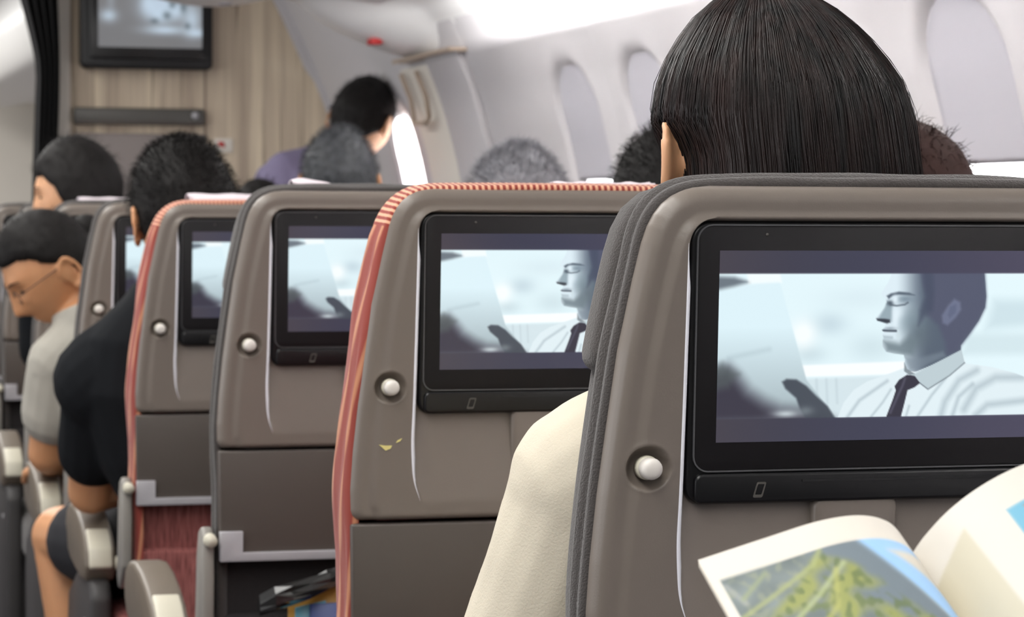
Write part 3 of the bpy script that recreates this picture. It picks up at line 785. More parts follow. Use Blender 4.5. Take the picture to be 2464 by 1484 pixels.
for kd, fab, sec in (('red', M['red_weave'], SEC_RED), ('grey', M['grey_fab'], SEC_GREY)):
    d = {}
    if kd == 'red':
        d['side_l'] = cover_piece(sec, 0, iL, 0.0016, 3.1); d['side_r'] = cover_piece(sec, iR, len(PATH)-1, 0.0016, 8.2)
        d['top'] = cover_piece(sec, iL, iR, 0.0, 5.5)
    else:
        d['full'] = cover_piece(sec, 0, len(PATH)-1, 0.0, 2.2)
    d['backrest'] = tilt_mesh(prism(off_outline(-0.012, 0.40), 0.074, 0.125, 0.02, 3))
    hr = [p for p in off_outline(-0.014 if kd == 'red' else -0.002, 1.0, 0.004)]
    d['headrest'] = tilt_mesh(prism(hr, 0.072, 0.118, 0.018, 4))
    d['pocket'] = tilt_mesh(prism(rrect(-0.198, 0.198, 0.30, 0.606, 0.012), 0.012, 0.05, 0.008, 3))
    d['pocket_back'] = tilt_mesh(boxmesh(-0.2, 0.2, 0.030, 0.06, 0.32, 0.72))
    d['cushion'] = boxmesh(-0.218, 0.218, 0.07, 0.56, 0.36, 0.47, 0.03, 4)
    SM[kd] = d
def fab(kd, role):
    if kd == 'red': return {'side': M['red_side'], 'top': M['red_top'], 'pocket': M['red_weave'], 'head': M['red_weave'], 'cushion': M['red_weave']}[role]
    return {'side': M['grey_fab'], 'top': M['grey_fab'], 'pocket': M['dark_fab'], 'head': M['grey_fab'], 'cushion': M['grey_fab']}[role]
def cloth_mesh(u0, u1, ztop, peak=0.0):
    rings = []
    for k in range(21):
        u = u0+(u1-u0)*k/20
        zt = ztop+peak*math.exp(-((k-2)/5.0)**2)+0.0008*math.sin(k*1.3)
        sec = [(0.068, 1.148), (0.074, 1.158), (0.083, zt-0.003), (0.092, zt), (0.104, zt-0.001), (0.118, zt-0.006), (0.130, 1.14), (0.143, 1.11), (0.146, 1.0)]
        sec2 = [(w+0.0015, z+0.0) for w, z in sec[::-1]]
        ring = [tilt((u, w, z)) for w, z in sec]+[tilt((u, w+0.002, z+0.001)) for w, z in sec[::-1]]
        rings.append(ring)
    b_ = MB(); b_.ring_loft(rings); return b_.mesh()
ap = [(0.29, 0.555), (0.30, 0.583), (0.33, 0.602), (0.38, 0.620), (0.44, 0.634), (0.50, 0.640), (0.55, 0.636), (0.585, 0.622), (0.60, 0.600), (0.597, 0.575), (0.575, 0.553), (0.53, 0.540), (0.45, 0.532), (0.37, 0.527), (0.31, 0.530)]
ap = [(a-0.03, z_-0.008) for a, z_ in ap]
SM['arm'] = prism(ap, -0.258, -0.206, 0.008, 3, 'x')
SM['armcap'] = prism([(0.2555, 0.547), (0.2655, 0.5780), (0.2965, 0.5970), (0.3215, 0.6060), (0.322, 0.582), (0.30, 0.552), (0.28, 0.537)], -0.2515, -0.2125, 0.004, 2, 'x')
SM['shroud'] = prism([(0.24, 0.50), (0.26, 0.525), (0.30, 0.530), (0.45, 0.520), (0.58, 0.47), (0.60, 0.40), (0.58, 0.25), (0.50, 0.12), (0.30, 0.10), (0.24, 0.16)], -0.252, -0.216, 0.01, 3, 'x')
bq = MB(); bq.tube([(-0.2535, 0.32, 0.45), (-0.2505, 0.32, 0.45)], 0.006, 12); SM['screwcap'] = bq.mesh()
bq = MB(); bq.tube([(-0.208, 0.275, 0.552), (-0.194, 0.275, 0.552)], 0.012, 14); SM['pivot'] = bq.mesh()
SM['hinge'] = tilt_mesh(prism([(0.0, 0.58), (0.045, 0.54), (0.065, 0.56), (0.055, 0.68), (0.04, 0.715), (0.02, 0.722), (0.005, 0.71), (-0.002, 0.66)], -0.228, -0.2125, 0.004, 2, 'x'))
bq = MB(); bq.tube([(-0.218, -0.008, 0.705), (-0.218, 0.012, 0.705)], [0.008, 0.0095], 14); SM['hingeknob'] = tilt_mesh(bq.mesh())
SM['arm_r'] = prism(ap, 0.215, 0.245, 0.008, 3, 'x')
bq = MB()
bq.box(-0.17, -0.13, 0.12, 0.17, 0.0, 0.36); SM['leg1'] = bq.mesh(False); bevel_mesh(SM['leg1'], 0.006)
bq = MB(); bq.box(0.13, 0.17, 0.12, 0.17, 0.0, 0.36); SM['leg2'] = bq.mesh(False); bevel_mesh(SM['leg2'], 0.006)
bq = MB(); bq.box(-0.17, -0.13, 0.44, 0.48, 0.0, 0.36); SM['leg3'] = bq.mesh(False); bevel_mesh(SM['leg3'], 0.006)
bq = MB(); bq.box(0.13, 0.17, 0.44, 0.48, 0.0, 0.36); SM['leg4'] = bq.mesh(False); bevel_mesh(SM['leg4'], 0.006)

SEATCACHE = {}
def cp(key, src):      # per-kind copies of a mesh so that the two fabrics keep their own material
    if key not in SEATCACHE: SEATCACHE[key] = src
    return SEATCACHE[key]
def seat(kd, x, row, label, group, dz=0.0, aisle=True, cloth=None, chips=False, detail=True):
    Y = Y1+PITCH_M*(row-1)
    r = empty('airline_seat', (x, Y, 0)); tag(r, label, 'seat', group)
    d = SM[kd]; up_ = (0, 0, dz)
    link('back_shell', SM['shell'], M['shell'], r, up_)
    m_ = link('seat_monitor', SM['mon'], M['black'], r, up_)
    link('lower_lip', SM['lip'], M['black'], m_); link('glass_panel', SM['glass'], M['glass'], m_)
    link('bezel_line', SM['line'], M['line'], m_); link('display', SM['display'], M['screen'], m_)
    if detail:
        link('handset_icon', SM['icon'], M['icon'], m_); link('card_slot', SM['slot'], M['blackm'], m_); link('sensor', SM['sensor'], M['icon'], m_)
    link('monitor_stem', SM['stem'], M['shell'], r, up_)
    link('edge_highlight', SM['highlight_l'], M['highlight'], r, up_); link('edge_highlight', SM['highlight_r'], M['highlight'], r, up_)
    k_ = link('coat_knob', SM['knob'], M['knob'], r, up_); link('knob_collar', SM['collar'], M['armcap'], k_)
    t_ = link('tray_table', SM['tray'], M['tray'], r, up_); link('tray_clip', SM['clip'], M['clip'], t_)
    if kd == 'red':
        link('side_upholstery', d['side_l'], M['red_side'], r, up_); link('side_upholstery', d['side_r'], M['red_side'], r, up_)
        link('top_roll', d['top'], M['red_top'], r, up_)
    else:
        link('upholstery', d['full'], M['grey_fab'], r, up_)
    link('backrest', d['backrest'], fab(kd, 'head'), r, up_)
    h_ = link('headrest', d['headrest'], fab(kd, 'head'), r, up_)
    if cloth: link('headrest_cloth', cloth_mesh(*cloth), M['white_cloth'], h_)
    link('pocket', d['pocket'], fab(kd, 'pocket'), r, up_); link('pocket_back', d['pocket_back'], fab(kd, 'pocket'), r, up_)
    link('seat_cushion', d['cushion'], fab(kd, 'cushion'), r)
    for q in ('leg1', 'leg2', 'leg3', 'leg4'): link('leg', SM[q], M['seat_line'], r)
    if aisle:
        a_ = link('armrest', SM['arm'], M['arm'], r); link('end_cap', SM['armcap'], M['armcap'], a_); link('pivot', SM['pivot'], M['armcap'], a_)
        s_ = link('side_shroud', SM['shroud'], M['seat_line'], r); link('screw_cap', SM['screwcap'], M['clip'], s_)
        hg = link('hinge_plate', SM['hinge'], M['bracket'], r, up_); link('hinge_knob', SM['hingeknob'], M['armcap'], hg)
    link('armrest', SM['arm_r'], M['arm'], r)
    if chips:
        link('paint_chip', SM['chip'], M['chip'], r, up_); link('paint_chip', SM['chip2'], M['chip'], r, up_)
    return r
G1 = 'seats along the aisle'
seat('grey', XC, 1, 'nearest airline seat with charcoal fabric edge and large lit screen', G1, 0.0)
seat('red', XC, 2, 'airline seat with red striped fabric edge and yellow scuff marks on its back', G1, 0.006, cloth=(0.02, 0.125, 1.159), chips=True)
seat('grey', XC, 3, 'charcoal-edged airline seat between two red-edged seats, with a bag in its black pocket', G1, 0.0095, cloth=(-0.10, 0.06, 1.156, 0.012))
seat('red', XC, 4, 'red-edged airline seat with red woven pocket behind the man in black', G1, -0.003, cloth=(-0.115, 0.12, 1.166))
seat('grey', XC, 5, 'charcoal-edged airline seat half hidden behind the head of the man in black', G1, 0.0)
seat('grey', XC, 6, 'taupe airline seat just behind the person facing left at the aisle', G1, 0.0, cloth=(-0.11, 0.12, 1.166))
seat('grey', XC, 7, 'taupe airline seat in front of the person facing left, second from the left edge', G1, 0.0)
seat('grey', XC, 8, 'farthest airline seat, at the left edge by the black curtain', G1, 0.0)
X2 = XC+0.462
for row in range(1, 9):  # unseen rows added to block low daylight from the left
    seat('red' if row % 2 else 'grey', -0.80, row, 'unseen airline seat across the aisle, added to block low daylight', 'added unseen seats', 0.0, aisle=False, detail=False)
for row, kd, lb in ((2, 'red', 'window-side seat of the brown-haired passenger, hidden behind the nearest seat'), (3, 'grey', 'window-side seat of the black-haired passenger, hidden behind the red-edged seat'),
                    (4, 'red', 'window-side seat of the bushy grey-haired passenger'), (6, 'grey', 'window-side seat of the dark grey-haired passenger'), (7, 'grey', 'window-side seat of the passenger whose dark crown barely shows')):
    seat(kd, X2, row, lb, 'seats by the windows', 0.0, aisle=False, detail=False)

# ------------------------------------------------------------------ people
def Rh(yaw, pitch=0, roll=0):     # yaw>0 turns to the left (-X), pitch>0 looks up, roll>0 tilts to the right
    return (Matrix.Rotation(math.radians(yaw), 3, 'Z') @ Matrix.Rotation(math.radians(pitch), 3, 'X') @ Matrix.Rotation(math.radians(roll), 3, 'Y'))
def head_pts(d):
    """unit directions -> head surface, local frame: x right, y forward, z up"""
    x, y, z = d[..., 0]*0.075, d[..., 1]*0.094, d[..., 2]*0.114
    t = np.clip(-z/0.114, 0, 1)
    x = x*(1-0.30*t**1.6); y = np.where(y < 0, y*(1-0.42*t**1.2), y*(1-0.10*t**2))
    y = np.where(y > 0, y*(1-0.10*np.clip(z/0.114, 0, 1)**2), y)
    front = np.clip(y/0.05, 0, 1)
    ax = np.abs(x)
    nose = np.interp(z, [-0.046, -0.036, -0.028, -0.01, 0.018, 0.03], [0, 0.012, 0.025, 0.014, 0.003, 0])
    dy = nose*np.exp(-(x/(0.009+0.010*np.clip((0.01-z)/0.04, 0, 1)))**2)
    dy -= 0.009*np.exp(-((ax-0.031)/0.015)**2-((z-0.010)/0.011)**2)
    dy += 0.005*np.exp(-((ax-0.028)/0.024)**2-((z-0.030)/0.010)**2)
    dy += 0.008*np.exp(-(x/0.020)**2-((z+0.058)/0.006)**2)+0.007*np.exp(-(x/0.018)**2-((z+0.070)/0.006)**2)
    dy -= 0.003*np.exp(-(x/0.024)**2-((z+0.064)/0.003)**2)
    dy += 0.010*np.exp(-(x/0.024)**2-((z+0.098)/0.015)**2)
    dy += 0.004*np.exp(-((ax-0.045)/0.02)**2-((z+0.025)/0.02)**2)
    return np.stack([x, y+dy*front, z], -1)
def sphere_dirs(nu, nv):
    th = np.linspace(0.002, math.pi-0.002, nv); ph = np.linspace(0, 2*math.pi, nu, endpoint=False)
    T, P = np.meshgrid(th, ph, indexing='ij')
    return np.stack([np.sin(T)*np.cos(P), np.sin(T)*np.sin(P), np.cos(T)], -1)
def place(P, R, c, s=1.0):
    Rn = np.array(R); return (P*s)@Rn.T+np.array(c)
def add_head(mb, c, R, s=1.0, ears=(1, 1), out=0.0):
    P = place(head_pts(sphere_dirs(80, 64)), R, c, s)
    mb.ring_loft([list(map(tuple, r)) for r in P])
    for sd, on in ((-1, ears[0]), (1, ears[1])):
        if not on: continue
        ec = Vector(c)+R @ (Vector((sd*(0.078+out), -0.012, -0.012))*s)
        pts = []
        for k in range(17):
            a = math.radians(-100+k*290/16)
            pts.append(ec+R @ (Vector((sd*(0.010+0.006*math.cos(a)), -0.017*math.cos(a)*1.0, 0.031*math.sin(a)))*s))
        mb.tube(pts, 0.0048*s, 8)
        mb.ellipsoid(ec+R @ (Vector((sd*0.004, 0.004, 0))*s), (0.006*s, 0.016*s, 0.026*s), R, 14, 10)
        mb.ellipsoid(ec+R @ (Vector((sd*0.006, 0.006, -0.028))*s), (0.005*s, 0.008*s, 0.009*s), R, 10, 8)
LINE_A = np.radians([0, 40, 62, 78, 92, 105, 130, 180])
LINES = {'short': [0.060, 0.056, 0.044, 0.004, 0.010, -0.030, -0.062, -0.070],
         'back': [0.064, 0.062, 0.050, 0.028, 0.014, -0.006, -0.050, -0.066],
         'long': [0.060, 0.050, 0.020, -0.060, -0.075, -0.085, -0.10, -0.11]}
def hair_mask(P, line, soft=0.016):
    a = np.arctan2(np.abs(P[..., 0]), P[..., 1]); return np.clip((P[..., 2]-np.interp(a, LINE_A, LINES[line]))/soft, -1, 1)
def hair_cap(c, R, s, line, thick, amp, m_, parent, seed, strands=900, slen=0.022, flop=0.4, bald=None, bun=None):
    d = sphere_dirs(96, 72); P = head_pts(d); mk = hair_mask(P, line)
    N = P/np.linalg.norm(P, axis=-1, keepdims=True)
    nz = np.array([[noise.noise(Vector(p)*22+Vector((seed, 0, 0)))*0.6+noise.noise(Vector(p)*60+Vector((0, seed, 0)))*0.4 for p in r] for r in P])
    top = np.clip(P[..., 2]/0.114, 0, 1)
    off = np.where(mk > 0, 0.003+thick*np.sqrt(np.clip(mk, 0, 1))*(0.65+0.35*top)+amp*nz*np.clip(mk, 0, 1), -0.012)
    if bald is not None:
        bd = np.array(bald)/np.linalg.norm(bald); k = np.clip(((d@bd)-0.97)/0.02, 0, 1); off = off*(1-k)-0.003*k
    H = P+N*off[..., None]
    W = place(H, R, c, s)
    b = MB(); b.ring_loft([list(map(tuple, r)) for r in W])
    # loose strand tips
    idx = np.argwhere(mk > 0.25); r_ = np.random.default_rng(int(seed*100)+5)
    if len(idx) and strands:
        w_ = np.sin(np.linspace(0.002, math.pi-0.002, 72))[idx[:, 0]]; w_ /= w_.sum()
        for i, j in idx[r_.choice(len(idx), strands, p=w_)]:
            p = H[i, j]; n = N[i, j]
            dn = np.array((0, -0.35, -1.0)); tg = dn-n*(dn@n)
            tg += r_.normal(0, 0.5, 3); dirv = n*(1-flop)+tg/np.linalg.norm(tg)*flop+r_.normal(0, 0.15, 3); dirv /= np.linalg.norm(dirv)
            L_ = slen*r_.uniform(0.5, 1.2); a0 = p-n*0.003; a1 = p+dirv*L_*0.6+n*0.002; a2 = p+dirv*L_+tg*0.004
            side = np.cross(n, dirv); side = side/(np.linalg.norm(side)+1e-9)*0.0005
            q = place(np.array([a0-side, a0+side, a0+n*0.0006, a1-side*.8, a1+side*.8, a1+n*0.0006, a2]), R, c, s)
            k0 = len(b.v); b.v += [tuple(t) for t in q]
            for f in ((0, 1, 4, 3), (1, 2, 5, 4), (2, 0, 3, 5), (3, 4, 6), (4, 5, 6), (5, 3, 6)): b.f.append(tuple(k0+t for t in f))
    if bun is not None:
        b.ellipsoid(Vector(c)+R @ Vector(bun), (0.032, 0.03, 0.032))
    return link('hair', b.mesh(), m_, parent)
def ring(c, ax, rx, ry, n=24, power=2.3):
    """ellipse ring around c; ax = 3x3 (columns right, forward, up)"""
    out = []
    for k in range(n):
        a = 2*math.pi*k/n; ca, sa = math.cos(a), math.sin(a)
        out.append(Vector(c)+ax @ Vector((rx*math.copysign(abs(ca)**(2/power), ca), ry*math.copysign(abs(sa)**(2/power), sa), 0)))
    return out
def torso(mb, J, g=0.0, top=True):
    pv, ch, nk = Vector(J['pelvis']), Vector(J['chest']), Vector(J['neck'])
    sl, sr = Vector(J['sh_l']), Vector(J['sh_r'])
    rgt = (sr-sl).normalized()
    def fr(a, b):
        u = (b-a).normalized(); r = (rgt-u*rgt.dot(u)).normalized(); f = u.cross(r)
        return Matrix((r, f, u)).transposed()
    A1, A2 = fr(pv, ch), fr(ch, nk)
    k = J.get('bulk', 1.0)
    rs = [ring(pv-A1 @ Vector((0, 0, 0.07)), A1, (0.13+g)*k, (0.09+g)*k), ring(pv, A1, (0.168+g)*k, (0.115+g)*k), ring(pv.lerp(ch, 0.4), A1, (0.150+g)*k, (0.108+g)*k),
          ring(pv.lerp(ch, 0.8), A1, (0.160+g)*k, (0.118+g)*k), ring(ch, A2, (0.165+g)*k, (0.115+g)*k)]
    rs += [ring(ch.lerp(nk, 0.5), A2, (0.150+g)*k, (0.10+g)*k), ring(ch.lerp(nk, 0.8), A2, (0.095+g)*k, (0.075+g)*k), ring(nk, A2, 0.062+g, 0.060+g)]
    mb.ring_loft(rs)
    for s_ in (sl, sr):
        mb.capsule(ch.lerp(nk, 0.62), s_, 0.070+g, J.get('shr', 0.060)+g)
def limb(mb, pts, rad):
    for i in range(len(pts)-1): mb.capsule(pts[i], pts[i+1], rad[i], rad[i+1])
def hand(mb, wr, fd, pn, sd, curl=0.5):
    """wr wrist, fd finger direction, pn palm normal (the way the palm faces), sd +1 right hand, -1 left hand"""
    wr, fd, pn = Vector(wr), Vector(fd).normalized(), Vector(pn); pn = (pn-fd*pn.dot(fd)).normalized(); th = pn.cross(fd)*sd
    R = Matrix((th, fd, pn)).transposed()
    mb.ellipsoid(wr+fd*0.045, (0.040, 0.052, 0.016), R)
    for k, (o, L_) in enumerate(((0.030, 0.070), (0.010, 0.078), (-0.010, 0.072), (-0.029, 0.057))):
        p0 = wr+fd*0.082+th*o; d1 = (fd+pn*curl*0.5).normalized(); d2 = (fd+pn*curl*1.6).normalized()
        p1 = p0+d1*L_*0.5; p2 = p1+d2*L_*0.5
        mb.capsule(wr+fd*0.05+th*o*0.8, p0, 0.0095, 0.0092, 10); mb.capsule(p0, p1, 0.0092, 0.0085, 10); mb.capsule(p1, p2, 0.0085, 0.0070, 10)
    t0 = wr+fd*0.025+th*0.030; t1 = t0+(th*0.75+fd*0.6+pn*0.3).normalized()*0.036; t2 = t1+(fd*0.9+th*0.2+pn*0.4).normalized()*0.030
    mb.capsule(t0, t1, 0.0125, 0.0105, 10); mb.capsule(t1, t2, 0.0105, 0.0080, 10)
def seated(x, Y, lean=0.0, fwd=0.0):
    return dict(pelvis=(x, Y+0.27, 0.57), chest=(x+lean*0.6, Y+0.25+fwd*0.6, 0.87), neck=(x+lean*0.9, Y+0.24+fwd*0.9, 1.015),
                sh_l=(x-0.165+lean*0.8, Y+0.25+fwd*0.8, 0.945), sh_r=(x+0.165+lean*0.8, Y+0.25+fwd*0.8, 0.945),
                el_l=(x-0.165+lean*0.6, Y+0.33, 0.70), el_r=(x+0.165+lean*0.6, Y+0.33, 0.70),
                wr_l=(x-0.09, Y+0.53, 0.67), wr_r=(x+0.09, Y+0.53, 0.67),
                hip_l=(x-0.085, Y+0.30, 0.55), hip_r=(x+0.085, Y+0.30, 0.55), kn_l=(x-0.095, Y+0.70, 0.555), kn_r=(x+0.095, Y+0.70, 0.555),
                an_l=(x-0.095, Y+0.66, 0.09), an_r=(x+0.095, Y+0.66, 0.09))
def person(label, head_c, R, J, hair, skin, shirt, sleeve=0.45, trousers=True, shorts=False, vox=0.006, group='passengers', hs=1.0, shirt_name='shirt', ears=(1, 1), drape=0.010, hands=True, foot=(0, 1, 0), long_sleeve=False):
    base = (J['pelvis'][0], J['pelvis'][1], 0.0)
    root = empty('person', base); tag(root, label, 'person', group)
    off = tuple(-b_ for b_ in base)
    mb = MB(); add_head(mb, head_c, R, hs, ears)
    nk = Vector(J['neck']); hc = Vector(head_c)
    mb.capsule(nk-Vector((0, 0, 0.03)), hc+R @ Vector((0, -0.02, -0.065)), 0.056, 0.050)
    torso(mb, J)
    for q, sd in (('l', -1), ('r', 1)):
        s_, e_, w_ = Vector(J['sh_'+q]), Vector(J['el_'+q]), Vector(J['wr_'+q])
        limb(mb, [s_, e_, w_], [0.050, 0.039, 0.027])
        if hands:
            fd = J.get('fd_'+q, (w_-e_).normalized()); pn = J.get('pn_'+q, (0, 0.1, -1)); hand(mb, w_, fd, pn, sd)
        h_, k_, a_ = Vector(J['hip_'+q]), Vector(J['kn_'+q]), Vector(J['an_'+q])
        limb(mb, [h_, k_], [0.080, 0.056]); mb.capsule(k_, k_.lerp(a_, 0.35), 0.054, 0.052); mb.capsule(k_.lerp(a_, 0.35), a_, 0.052, 0.036)
        mb.capsule(a_+Vector((0, 0, -0.05)), a_+Vector(foot)*0.13+Vector((0, 0, -0.06)), 0.032, 0.026)
    body = link('body', fuse(mb, vox, 4), skin, root, off)
    mb = MB(); torso(mb, J, drape)
    for q in 'lr':
        s_, e_, w_ = Vector(J['sh_'+q]), Vector(J['el_'+q]), Vector(J['wr_'+q])
        if long_sleeve: limb(mb, [s_, e_, e_.lerp(w_, 0.9)], [0.060+drape*0.8, 0.050+drape*1.1, 0.042])
        else: mb.capsule(s_, s_.lerp(e_, sleeve), 0.062+drape*0.4, 0.064)
    sm = fuse(mb, vox, 5)
    co = np.empty(len(sm.vertices)*3); sm.vertices.foreach_get('co', co); co = co.reshape(-1, 3)
    no = np.empty(len(sm.vertices)*3); sm.vertices.foreach_get('normal', no); no = no.reshape(-1, 3)
    h = np.array([noise.noise(Vector((p[0]*9, p[1]*9, p[2]*5)))*0.6+noise.noise(Vector((p[0]*22+p[2]*14, p[1]*22, p[2]*8+3)))*0.4 for p in co])
    sm.vertices.foreach_set('co', (co+no*(h*0.006)[:, None]).ravel()); sm.update()
    link(shirt_name, sm, shirt, root, off)
    mb = MB()
    pv = Vector(J['pelvis'])
    for q in 'lr':
        h_, k_, a_ = Vector(J['hip_'+q]), Vector(J['kn_'+q]), Vector(J['an_'+q])
        mb.capsule(pv+Vector((0, 0, -0.02)), h_, 0.105, 0.096)
        if shorts: mb.capsule(h_, h_.lerp(k_, 0.78), 0.092, 0.078)
        else:
            limb(mb, [h_, k_], [0.092, 0.068]); limb(mb, [k_, k_.lerp(a_, 0.92)], [0.068, 0.052])
    link('trousers', fuse(mb, max(vox, 0.007), 4), M['trouser'], root, off)
    for q in 'lr':
        a_ = Vector(J['an_'+q]); mb = MB(); fv = Vector(foot).normalized()
        mb.capsule(a_+Vector((0, 0, -0.048))-fv*0.02, a_+fv*0.14+Vector((0, 0, -0.055)), 0.040, 0.033)
        link('shoe', mb.mesh(), M['blackm'], root, off)
    if hair: 
        h = hair_cap(head_c, R, hs, parent=root, **hair); h.location = off
    # eyes and brows
    for sd in (-1, 1):
        b = MB(); b.ellipsoid(Vector(head_c)+R @ (Vector((sd*0.031, 0.0785, 0.008))*hs), (0.011*hs, 0.003, 0.0025*hs), R, 12, 8)
        link('eye', b.mesh(), M['blackm'], root, off)
        b = MB(); b.tube([Vector(head_c)+R @ (Vector((sd*a, y_, z_))*hs) for a, y_, z_ in ((0.014, 0.094, 0.028), (0.032, 0.088, 0.033), (0.048, 0.074, 0.029))], [0.001, 0.0016, 0.0006], 6)
        link('eyebrow', b.mesh(), M['hair'], root, off)
    return root, off

def hp(m_, line='short', thick=0.012, amp=0.006, seed=1.0, **k): return dict(m_=m_, line=line, thick=thick, amp=amp, seed=seed, **k)
def rowY(n): return Y1+PITCH_M*(n-1)

# 1. woman with the dark bob in the nearest seat
J = seated(0.775, rowY(1), 0.0)
J.update(neck=(0.775, 2.02, 1.03), sh_l=(0.632, 2.03, 0.916), el_l=(0.568, 2.08, 0.70), shr=0.060, wr_l=(0.69, 2.30, 0.64), sh_r=(0.95, 2.03, 0.935), chest=(0.775, 2.035, 0.87))
w1, off1 = person('woman with a glossy dark bob and cream long-sleeved top in the nearest seat', (0.777, 2.055, 1.185), Rh(0, 0), J, None, M['skin'], M['blouse'], long_sleeve=True, shirt_name='cream_top', drape=0.014, vox=0.005)
HZ = [1.318, 1.3165, 1.312, 1.302, 1.290, 1.274, 1.257, 1.238, 1.215, 1.190, 1.163, 1.13, 1.10, 1.08, 1.07]
HW = [0.004, 0.016, 0.030, 0.046, 0.061, 0.0755, 0.088, 0.0985, 0.1045, 0.107, 0.1085, 0.108, 0.105, 0.100, 0.090]
HX = [0.772, 0.773, 0.775, 0.778, 0.780, 0.783, 0.785, 0.788, 0.790, 0.792, 0.795, 0.796, 0.796, 0.796, 0.796]
arc = np.concatenate([[0], np.cumsum(np.hypot(np.diff(HZ), np.diff(HW)))]); arc = arc/arc[-1]
def bob(phi, t, dr=0.0):
    """phi: 0 = right (+X), pi/2 = front (+Y), -pi/2 = back"""
    z = np.interp(t, arc, HZ); w = np.interp(t, arc, HW)+dr; xc = np.interp(t, arc, HX)
    c_, s_ = math.cos(phi), math.sin(phi)
    tuck = 0.016*max(0.0, -c_)**3*np.clip((1.205-z)/0.02, 0, 1)      # tucked behind the left ear
    flat = 0.0
    return Vector((xc+(w-tuck)*c_, 2.052+(w*1.0-flat)*s_*(0.98 if s_ < 0 else 0.92), z))
b = MB(); rings = []
for t in np.linspace(0, 1, 40):
    rings.append([bob(2*math.pi*k/64, t, -0.003+0.0012*math.sin(k*2.9)*(t > 0.1)) for k in range(64)])
rings.append([bob(2*math.pi*k/64, 1.0, -0.03) for k in range(64)])
# the face side stays open below the fringe
b.ring_loft(rings)
fkeep = []
for f in b.f:
    c_ = Vector((0, 0, 0))
    for i in f: c_ += Vector(b.v[i])
    c_ /= len(f)
    if c_.z < 1.235 and c_.y > 2.052+0.055 and abs(c_.x-0.785) < 0.085: continue
    fkeep.append(f)
b.f = fkeep
r_ = np.random.default_rng(11)
for n_ in range(4500):
    ph = r_.uniform(math.radians(-215), math.radians(35)) if n_ % 8 else r_.uniform(0, 2*math.pi)
    lay = r_.uniform(0.0, 1.0); dr = -0.002+0.0032*lay
    t0 = max(0.0, r_.normal(0.02, 0.05)); t1 = min(1.0, r_.uniform(0.75, 1.0))
    sw = r_.normal(0, 0.035); ph1 = ph+sw
    rad = r_.uniform(0.0003, 0.0007); pts = []; rr = []
    wv = r_.uniform(0, 6.3); stray = (n_ % 90 == 0)
    for k in range(15):
        u = k/14; t = t0+(t1-t0)*u
        bulge = (0.004*math.sin(u*math.pi)*r_.uniform(0.6, 1.0) if stray else 0)
        p = bob(ph+(ph1-ph)*u+0.006*math.sin(u*5+wv), t, dr+bulge+0.0006*math.sin(u*7+wv))
        if p.z < 1.235 and p.y > 2.052+0.058 and abs(p.x-0.785) < 0.085: break
        pts.append(p); rr.append(rad*(1 if u < 0.8 else 1.2-u)*(0.5 if stray else 1))
    if len(pts) > 3: b.tube(pts, rr, 4, False)
m_h, nt, bs = new_mat('glossy_dark_hair')
bs.inputs['Base Color'].default_value = lin4((38, 29, 27)); bs.inputs['Roughness'].default_value = 0.36; bs.inputs['Specular IOR Level'].default_value = 0.3
n1 = nt.nodes.new('ShaderNodeTexNoise'); n1.inputs['Scale'].default_value = 90; tc = nt.nodes.new('ShaderNodeTexCoord'); mp = nt.nodes.new('ShaderNodeMapping'); mp.inputs['Scale'].default_value = (1, 1, 0.05)
nt.links.new(tc.outputs['Object'], mp.inputs[0]); nt.links.new(mp.outputs[0], n1.inputs['Vector'])
cr = nt.nodes.new('ShaderNodeValToRGB'); cr.color_ramp.elements[0].color = lin4((14, 11, 11)); cr.color_ramp.elements[1].color = lin4((44, 30, 28))
cr.color_ramp.elements[0].position = 0.35; cr.color_ramp.elements[1].position = 0.75
nt.links.new(n1.outputs[0], cr.inputs[0]); nt.links.new(cr.outputs[0], bs.inputs['Base Color'])
link('hair', b.mesh(), m_h, w1, off1)
b = MB(); b.tube([(0.692, 2.050, 1.190), (0.695, 2.065, 1.191), (0.700, 2.082, 1.191)], 0.0016, 8); link('glasses_temple', b.mesh(), M['glasses'], w1, off1)

# 2. man in black
J = seated(0.765, rowY(4), -0.03, 0.05)
J.update(neck=(0.655, 4.43, 1.015), chest=(0.65, 4.44, 0.84), sh_l=(0.532, 4.45, 0.858), sh_r=(0.81, 4.46, 0.90), el_l=(0.523, 4.56, 0.665), wr_l=(0.63, 4.72, 0.66),
         hip_l=(0.69, 4.52, 0.55), bulk=0.92, kn_l=(0.513, 4.925, 0.548), an_l=(0.575, 4.86, 0.09), shr=0.068)
man, offm = person('man with short black hair and black T-shirt leaning out of the red-edged seat', (0.662, 4.435, 1.128), Rh(8, -6, -4), J, hp(M['hair'], 'short', 0.015, 0.005, 4.2, strands=4500, slen=0.012, flop=0.45), M['skin2'], M['tee_black'], sleeve=0.62, shorts=True, shirt_name='black_tshirt', drape=0.016, vox=0.005)
# 3. woman in grey T-shirt reading, in profile
J = seated(0.765, rowY(5), -0.06, 0.03)
J.update(neck=(0.600, 5.29, 0.965), chest=(0.675, 5.27, 0.80), bulk=0.88, sh_l=(0.548, 5.245, 0.842), sh_r=(0.75, 5.33, 0.88), el_l=(0.525, 5.30, 0.665), wr_l=(0.55, 5.44, 0.63), shr=0.055)
w2, off2 = person('woman in a grey T-shirt and glasses looking down in profile', (0.536, 5.315, 1.022), Rh(97, -38, 0), J, hp(M['hair'], 'back', 0.010, 0.003, 2.7, strands=500, slen=0.018, flop=0.9, bun=(0, -0.10, 0.02)), M['skin2'], M['tee_grey'], sleeve=0.55, shirt_name='grey_tshirt', drape=0.014, vox=0.0045)
R = Rh(97, -38, 0); hc = Vector((0.536, 5.315, 1.022)); b = MB()
def gl(x_, y_, z_): return hc+R @ Vector((x_, y_, z_))
